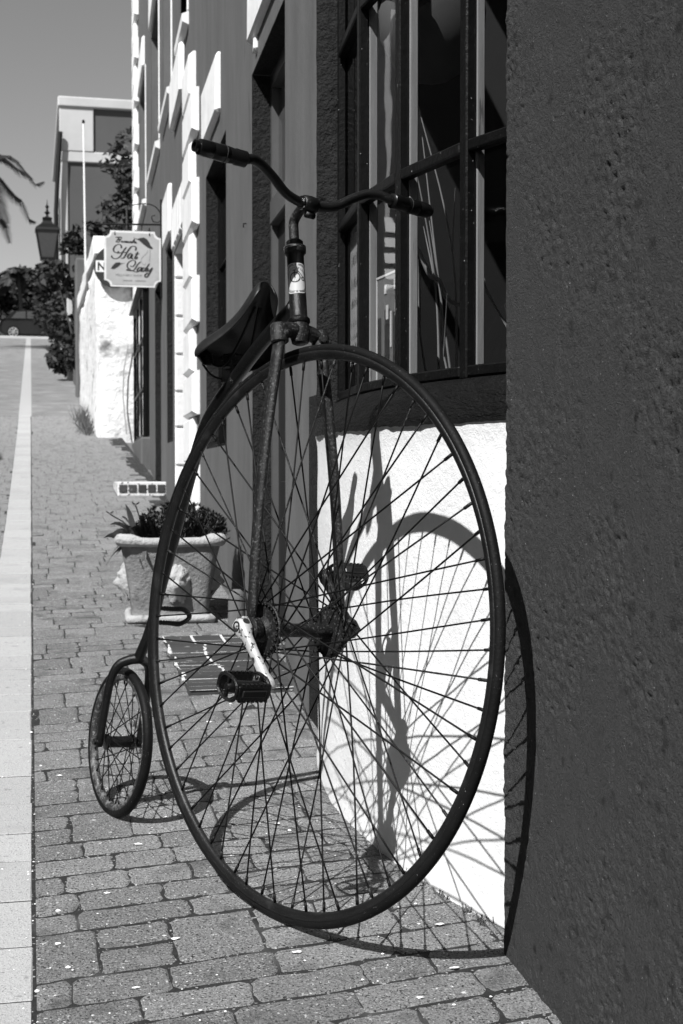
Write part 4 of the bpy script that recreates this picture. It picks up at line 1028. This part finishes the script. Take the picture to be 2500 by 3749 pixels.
# fork: crown with clamps and two oval legs
HB = W(-.0812, .7185); HT = W(-.1228, .9122); hx = (HT-HB).normalized()
hp = n; hf = hx.cross(n).normalized()
crown = MB().lathe(HB-hx*.055, hx, [(0, .012), (.004, .02), (.03, .025), (.048, .023), (.055, .021)], 20)
crown.tube([HB-hx*.030-n*.058, HB-hx*.024-n*.03, HB-hx*.022, HB-hx*.024+n*.03, HB-hx*.030+n*.058], [.018, .019, .021, .019, .018], 12)
cw = crown.go('fork_crown', BIKE_RUST, bike, auto=True)
for s_ in (-1, 1):
    ct = HB-hx*.028+n*s_*.060
    MB().lathe(ct-hx*.032, hx, [(0, .018), (.003, .021), (.042, .021), (.046, .018)], 18).go('leg_clamp', BIKE_RUST, cw, auto=True)
    bd = (-hf*.75+n*s_*.3).normalized(); bd = bd if bd.y < 0 else -bd
    MB().lathe(ct-hx*.012+bd*.018, bd, [(0, .010), (.007, .010), (.0072, .0085), (.0115, .0085), (.012, .001)], 16).go('clamp_bolt', BIKE_RUST, cw, auto=True)
    top = ct-hx*.02; bot = W(-.004, .0, s_*.128)
    pts = [top.lerp(bot, t) + n*s_*(.012*math.sin(math.pi*t)) for t in [k/12 for k in range(13)]]
    rads = [.0185-.0035*k/12 for k in range(13)]
    MB().tube(pts, rads, 14, flatten=(n, .62)).go('fork_leg', BIKE_RUST, bike, True)
    MB().lathe(W(0, 0, s_*.118), n*s_, [(0, .02), (.002, .024), (.018, .024), (.020, .02)], 20).go('fork_end', BIKE_RUST, bike, auto=True)
# head tube with cups, sticker and stem
HL = (HT-HB).length
ht = MB().lathe(HB-hx*.004, hx, [(0, .0245), (.003, .0262), (.010, .0262), (.014, .0225), (.018, .0206), (HL-.030, .0206), (HL-.026, .0225), (HL-.022, .0262), (HL-.012, .0266), (HL-.006, .0255), (HL-.003, .0205), (HL+.006, .0205), (HL+.010, .0165)], 32).go('head_tube', BIKE, bike, auto=True)
MB().lathe(HB+hx*(HL-.017), hx, [(0, .0267), (.003, .0272), (.006, .0267)], 32).go('lock_ring', CHROME, ht, True)
sq = HB+hx*(HL*.52); tocam = (EYE-sq); tocam = (tocam-hx*tocam.dot(hx)).normalized(); tocam = (tocam+hx.cross(tocam)*-.02).normalized(); sx_ = hx.cross(tocam)
def wrap(a, z, r): ang = a/.0206; return sq+hx*z+(tocam*math.cos(ang)+sx_*math.sin(ang))*r
NA, NZ_ = 20, 22; vs = []; fs = []
for i in range(NA+1):
    for j in range(NZ_+1):
        u_, v_ = -1+2*i/NA, -1+2*j/NZ_; l = max(1., (u_**4+v_**4)**.25); vs.append(wrap(u_*.030/l, v_*.0375/l, .0209))
fs = [(i*(NZ_+1)+j, (i+1)*(NZ_+1)+j, (i+1)*(NZ_+1)+j+1, i*(NZ_+1)+j+1) for i in range(NA) for j in range(NZ_)]
stk = build('sticker', vs, fs, STICKER, ht, True)
def curve_on(pts, wd_, r=.0212):
    vs = []; N = len(pts)
    for i, (a, z) in enumerate(pts):
        q = pts[min(i+1, N-1)]; p_ = pts[max(i-1, 0)]; t = V((q[0]-p_[0], q[1]-p_[1], 0)).normalized(); vs += [wrap(a-t.y*wd_, z+t.x*wd_, r), wrap(a+t.y*wd_, z-t.x*wd_, r)]
    return vs, [(2*i, 2*i+1, 2*i+3, 2*i+2) for i in range(N-1)]
mb = MB(); oval = lambda s, k0=0, k1=48: [(math.copysign(abs(math.cos(a))**.6, math.cos(a))*.030*s, math.copysign(abs(math.sin(a))**.6, math.sin(a))*.0375*s) for a in [6.283*k/48 for k in range(k0, k1+1)]]
mb.add(*curve_on(oval(.92), .0008)); mb.add(*curve_on(oval(.85), .0006)); mb.go('sticker_border', INK, stk)
mb = MB(); circ_ = lambda cx_, cz_, r_: [(cx_+r_*math.cos(6.283*k/28), cz_+r_*math.sin(6.283*k/28)) for k in range(29)]
mb.add(*curve_on(circ_(-.003, .002, .0118), .0013)); mb.add(*curve_on(circ_(.0165, -.001, .0042), .0011))
mb.add(*curve_on([(-.004, .002), (-.004, .020)], .0010, .0213)); mb.add(*curve_on([(-.008, .0190), (.0, .0215)], .0010, .0213)); mb.add(*curve_on([(-.004, .018), (.006, .0155), (.013, .007), (.0165, -.001)], .0010, .0213))
for k in range(10): a = 6.283*k/10; mb.add(*curve_on([(-.003, .002), (-.003+.0112*math.cos(a), .002+.0112*math.sin(a))], .0003))
mb.go('sticker_drawing', INK, stk)
tv, tf = text_mesh("EVE'S CYCLE LIVERY", .0062)
def arc_txt(p, sgn=1):
    x, y_ = p.x, p.y; rad_ = .021; a = x/rad_*1.15; rr_ = rad_+y_
    return wrap(math.sin(a)*rr_*1.0, .002+math.cos(a)*rr_*1.02, .0213)
build('sticker_lettering', [arc_txt(p) for p in tv], tf, INK, stk)
SB = HT+hx*.004; cl_ = W(-.0754, .9974)
MB().tube(smooth_path([SB-hx*.01, SB+hx*.025, SB+hx*.052+fw*.004, cl_.lerp(SB+hx*.07, .45), cl_-uw*.012], 5), [.0118]*16+[.0118]*5, 14).go('stem', BIKE_RUST, bike, True)
MB().lathe(cl_-n*.021, n, [(0, .015), (.004, .0195), (.021, .021), (.038, .0195), (.042, .015)], 20).go('bar_clamp', BIKE, bike, True)
MB().lathe(cl_+n*.021, n, [(0, .0165), (.003, .0165), (.003, .012)], 20).go('clamp_ring', CHROME, bike)
MB().lathe(cl_-uw*.026-n*.012+fw*.006, n, [(0, .008), (.024, .008)], 10).go('clamp_lug', BIKE, bike, True)
half = [(-.0754, .9974, 0), (-.0735, .9985, .035), (-.068, 1.008, .075), (-.0625, 1.033, .115), (-.056, 1.0525, .155), (-.044, 1.0555, .19), (-.0315, 1.046, .222), (-.034, 1.047, .28), (-.038, 1.048, .34)]
bar = smooth_path([W(f, u, -w_) for f, u, w_ in half[:0:-1]]+[W(f, u, w_) for f, u, w_ in half], 5)
hbar = MB().tube(bar, .0115, 14).go('handlebar', BIKE, bike, True)
for s_ in (-1, 1):
    g0_, g1_ = W(-.0312, 1.046, s_*.214), W(-.0385, 1.048, s_*.347); ga = (g1_-g0_); GL = ga.length
    pr = [(0, .0145), (.003, .0185), (.03, .019), (.034, .0172)]
    for z0_ in (.045, .085): pr += [(z0_, .0188), (z0_+.002, .0178), (z0_+.003, .0178), (z0_+.005, .0190)]
    pr += [(GL-.022, .0188), (GL-.012, .0176), (GL-.010, .0125), (GL-.006, .0135), (GL, .0130), (GL+.0005, .009), (GL-.012, .008)]
    MB().lathe(g0_, ga, pr, 20).go('grip', RUBBER, bike, auto=True)
    MB().lathe(g0_+ga*.42, ga, [(0, .0196), (.0012, .0200), (.0024, .0196)], 20).go('grip_band', flat('dull_band', .03, .4), bike)
# backbone: tapered curved spine from head to the little wheel
bb = [(.800, 1.150), (.770, 1.140), (.708, 1.111), (.623, 1.066), (.55, 1.021), (.458, .962), (.387, .905), (.342, .838), (.303, .745), (.268, .655), (.235, .568), (.207, .500), (.181, .432), (.160, .376), (.135, .325), (.105, .278), (.078, .240)]
P_ = smooth_path([B(a, b) for a, b in bb], 4); NB_ = len(P_)
bk = MB().tube(P_, [lerp(.0185, .0135, i/(NB_-1)) if i < NB_-8 else lerp(.0135, .016, (i-NB_+8)/7) for i in range(NB_)], 16).go('backbone', BIKE, bike, True)
MB().tube([HB+hx*.035, B(.79, 1.165), B(.74, 1.137)], [.010, .012, .006], 8).go('gusset', BIKE, bike, True)
for s_ in (-1, 1):
    pth = smooth_path([B(.085, .245, 0), B(.068, .238, s_*.022), B(.050, .220, s_*.046), B(.034, .175, s_*.058), B(.018, .09, s_*.060), B(0, -.012, s_*.061)], 5)
    MB().tube(pth, [lerp(.0145, .0105, i/(len(pth)-1)) for i in range(len(pth))], 12).go('rear_fork_leg', BIKE, bike, True)
    MB().lathe(B(0, 0, s_*.052), n2*s_, [(0, .012), (.018, .012), (.019, .009), (.026, .009), (.0262, .001)], 6).go('axle_nut', BIKE_RUST, bike)
MB().lathe(B(0, 0, -.045), n2, [(0, .016), (.003, .022), (.010, .022), (.013, .016), (.077, .016), (.080, .022), (.087, .022), (.09, .016)], 20).go('rear_hub', BIKE, bike, auto=True)
# mounting step: serrated loop on the far side of the backbone
sp0 = B(.166, .392); sp1 = B(.150, .352)
lp = smooth_path([sp0, sp0-n2*.05, sp0-n2*.085, (sp0+sp1)/2-n2*.107, sp1-n2*.085, sp1-n2*.05, sp1], 6)
mb = MB().tube(lp, .0058, 8)
for i in range(3, len(lp)-3): mb.lathe(lp[i]-(lp[i+1]-lp[i]).normalized()*.0015, (lp[i+1]-lp[i]), [(0, .0072), (.003, .0072)], 8)
mb.go('mounting_step', BIKE, bike)
# saddle, nose tipped up, on coil springs
spine = [(.441, 1.034, .072, .030), (.442, 1.056, .094, .046), (.452, 1.080, .108, .060), (.482, 1.100, .114, .066), (.512, 1.114, .100, .058), (.543, 1.136, .072, .054), (.573, 1.168, .050, .052), (.600, 1.202, .040, .052), (.622, 1.228, .034, .048), (.636, 1.238, .020, .034)]
vs = []; fs = []; NC = 18
for i, (a, b, hw_, dp) in enumerate(spine):
    p = B(a, b); q = B(*spine[min(i+1, len(spine)-1)][:2])-B(*spine[max(i-1, 0)][:2]); t = q.normalized(); up_ = n2.cross(t); up_ = up_ if up_.z > 0 else -up_
    for k in range(NC+1):
        u_ = -1+2*k/NC; x = math.sin(u_*math.pi/2)*hw_; h = -dp*abs(u_)**2.6
        vs.append(p+n2*x+up_*h)
K = NC+1
for i in range(len(spine)-1):
    for k in range(NC): fs.append((i*K+k, i*K+k+1, (i+1)*K+k+1, (i+1)*K+k))
sad = build('saddle', vs, fs, LEATHER, bike, True)
md = sad.modifiers.new('t', 'SOLIDIFY'); md.thickness = .007; md.offset = -1
md = sad.modifiers.new('s', 'SUBSURF'); md.levels = 2; md.render_levels = 2
for s_ in (-1, 1):
    c0 = B(.468, 1.032, s_*.055); c1 = B(.452, 1.062, s_*.055)
    hl = [c0.lerp(c1, k/60)+(e1*math.cos(k*.63)+n2*math.sin(k*.63))*.013 for k in range(61)]
    MB().tube(hl, .0028, 6).go('saddle_spring', IRON, sad, True)
    MB().tube(smooth_path([B(.45, 1.045, s_*.055), B(.50, 1.030, s_*.03), B(.55, 1.075, s_*.02), B(.605, 1.175, s_*.006)], 5), .0035, 6).go('saddle_rail', IRON, sad, True)
MB().tube(smooth_path([B(.447, 1.035, .06), B(.44, 1.012, .03), B(.45, 1.004, 0), B(.44, 1.012, -.03), B(.447, 1.035, -.06)], 5), .003, 6).go('spring_wire', IRON, sad, True)
MB().obox(B(.505, 1.045), (e1, e2, n2), (.022, .02, .022), .005).go('saddle_clamp', BIKE_RUST, sad)
MB().lathe(B(.505, 1.05, .022), n2, [(0, .012), (.008, .012), (.0085, .007), (.014, .007)], 10).go('clamp_bolt', BIKE_RUST, sad)
MB().obox(B(.50, 1.012), (e1, e2, n2), (.03, .025, .017), .005).go('spring_post', BIKE, sad)

# ------------------------------------------------------------------ things in the window
def bowpt(y, off, z): return V((bowx(y, off), y, z))
ps = thing('lettered_poster', 'hand lettered paper notice taped inside the end pane', 'poster', bowpt(4.05, .11, 1.35))
a, b = bowpt(4.275, .102, 0), bowpt(3.89, .100, 0); zz = V((0, 0, 1)); t_ = (b-a); nn_ = V((-t_.y, t_.x, 0)).normalized(); nn_ = nn_ if nn_.x < 0 else -nn_
MB().obox((a+b)/2+zz*1.585, (t_.normalized(), nn_, zz), (t_.length/2, .0006, .215)).go('sheet', PAPER, ps)
mb = MB(); rnd = random.Random(6)
for j, (z, h_) in enumerate(((1.745, .045), (1.68, .05), (1.61, .04), (1.55, .03), (1.49, .02), (1.45, .018), (1.42, .018))):
    x = .08
    while x < .9:
        wd_ = rnd.uniform(.03, .07); p0 = a+t_*x+nn_*.0012+zz*z
        for s_ in range(2):
            p = p0+t_*wd_*s_*.8; q = p+t_*rnd.uniform(-.03, .05)+zz*h_*rnd.uniform(.6, 1); d_ = t_.normalized()*.0022
            mb.add([p-d_, p+d_, q+d_, q-d_], [(0, 1, 2, 3)])
        x += wd_+.05
mb.go('handwriting', INK, ps)
p2 = thing('framed_print', 'white edged print standing inside the second pane', 'print', bowpt(3.65, .12, 1.27))
a, b = bowpt(3.81, .108, 0), bowpt(3.545, .108, 0); t_ = (b-a); nn_ = V((-t_.y, t_.x, 0)).normalized(); nn_ = nn_ if nn_.x < 0 else -nn_; th_ = t_.normalized(); c_ = (a+b)/2; hl = t_.length/2
MB().obox(c_+zz*1.43, (th_, nn_, zz), (hl, .001, .155)).go('sheet', flat('print_grey', .2), p2)
mb = MB()
for s_ in (-1, 1): mb.obox(c_+th_*s_*hl+zz*1.43+nn_*.002, (th_, nn_, zz), (.003, .001, .158)); mb.obox(c_+zz*(1.43+s_*.155)+nn_*.0025, (th_, nn_, zz), (hl, .001, .003))
mb.go('white_edge', flat('print_white', .8), p2)
mb = MB()
for k, (u_, v_, w_, h_) in enumerate(((.1, 0, .03, .06), (.35, .01, .045, .07), (.65, -.01, .06, .075), (.85, 0, .03, .06))): mb.obox(a+t_*u_+zz*(1.41+v_)+nn_*.0022, (th_, nn_, zz), (w_*.45, .0005, h_))
mb.go('dark_shapes', INK, p2)
mb = MB()
for k, (u_, v_, w_, h_) in enumerate(((.3, .115, .009, .012), (.62, .12, .011, .014), (.36, .05, .010, .02), (.7, .055, .022, .022), (.48, 0, .006, .05))): mb.obox(a+t_*u_+zz*(1.43+v_)+nn_*.003, (th_, nn_, zz), (w_, .0005, h_))
mb.go('pale_shapes', flat('print_white', .8), p2)
rnd = random.Random(2)  # pale rods added to stand in for wheel spokes mirrored in the glass
STK = [((1.19, 3.75, 1.2), (1.06, 3.75, 2.12), 'longest pale rod standing in for a mirrored spoke across the tall middle pane'), ((1.13, 3.72, 1.2), (1.04, 3.70, 1.95), 'slim rod standing in for a mirrored spoke beside the longest rod'), ((1.21, 3.82, 1.2), (1.10, 3.80, 2.0), 'dim mirrored spoke stand-in deepest inside the shop window'), ((1.10, 3.68, 1.2), (1.045, 3.65, 1.62), 'short mirrored spoke stand-in at the shelf edge below the draped cord'),
       ((1.25, 3.46, 1.40), (1.165, 3.52, 1.66), 'crooked mirrored spoke stand-in in the pane beside the stucco wall'), ((1.27, 3.5, 1.2), (1.19, 3.5, 1.52), 'leaning mirrored spoke stand-in near the stucco wall pane'), ((1.15, 3.6, 1.2), (1.10, 3.62, 1.5), 'stubby mirrored spoke stand-in behind the middle mullion')]
for i, (a, b, lb) in enumerate(STK):
    a, b = V(a), V(b); t = thing('reflection_rod', lb, 'reflection rod', a, 'rods standing in for spoke reflections in the shop window')
    mid = a.lerp(b, .5)+V((rnd.gauss(0, .02), rnd.gauss(0, .02), 0)); mb = MB().tube(smooth_path([a, mid, b], 5), [.004-.00025*k for k in range(11)], 6)
    q = mid; mb.tube([q, q+V((-.02, rnd.uniform(-.1, .1), .16))], [.003, .001], 5); mb.go('stem', REFLROD, t)
sf = thing('draped_cord', 'pale draped cord looping down inside the shop window', 'cord', (1.08, 3.66, 1.5))
MB().tube(smooth_path([(1.005, 3.66, 1.70), (1.03, 3.66, 1.655), (1.05, 3.66, 1.645), (1.07, 3.66, 1.60), (1.085, 3.66, 1.575), (1.11, 3.66, 1.565), (1.125, 3.66, 1.53), (1.15, 3.66, 1.505), (1.18, 3.66, 1.50)], 6), .006, 8).go('cord', PALEWOOD, sf, True)
bn = thing('hanging_balloon', 'round balloon shaped lamp hanging high inside the shop window', 'lamp', (1.12, 3.72, 2.4))
MB().lathe((1.10, 3.70, 2.12), V((0, 0, 1)), [(0, .005), (.01, .05), (.05, .11), (.12, .145), (.2, .15), (.3, .12), (.38, .06), (.42, .02), (.9, .004)], 24).go('globe', HAT, bn, True)

# ------------------------------------------------------------------ houses across the street, seen only in the window glass
oh = thing('clapboard_house', 'white clapboard house across the street, mirrored in the shop window', 'house', (-6, 15, G(15)))
MB().box((-11, 14.3, .2), (-3.4, 34, 6.2)).go('wall', flat('pale_house_wall', .55, .9), oh)
for k in range(17): 
    z = 1.0+k*.17; mb = MB(); mb.add([(-11.02, 14.28, z+.17), (-3.38, 14.28, z+.17), (-3.38, 14.22, z), (-11.02, 14.22, z), (-3.38, 14.3, z), (-11.02, 14.3, z)], [(0, 1, 2, 3), (3, 2, 4, 5), (1, 4, 2)]); mb.go('clapboard', CLAP, oh)
mb = MB(); [mb.box((x, 14.2, 3.9), (x+.14, 14.28, 6.2)) for x in (-10, -8.4, -6.9, -5.6, -4.6, -3.7)]; mb.go('corner_boards', CLAP, oh)
ob = thing('dark_opposite_house', 'plain dark house opposite the bow window', 'house', (-5, 4, G(4)))
MB().box((-12, -9, -1.5), (-4.6, 12.5, 5.2)).go('wall', SHADE, ob)
mb = MB(); mb.add([(-12.3, -9.2, 5.2), (-4.3, -9.2, 5.2), (-4.3, 12.7, 5.2), (-12.3, 12.7, 5.2), (-8.3, -9.2, 7.0), (-8.3, 12.7, 7.0)], [(0, 1, 4), (2, 3, 5), (1, 2, 5, 4), (3, 0, 4, 5)]); mb.go('roof', FARTRIM, ob)
for yy in (0, 3.2, 6.4, 9.6): MB().box((-4.62, yy, 1.2), (-4.57, yy+1, 2.7)).go('window', INTERIOR, ob)
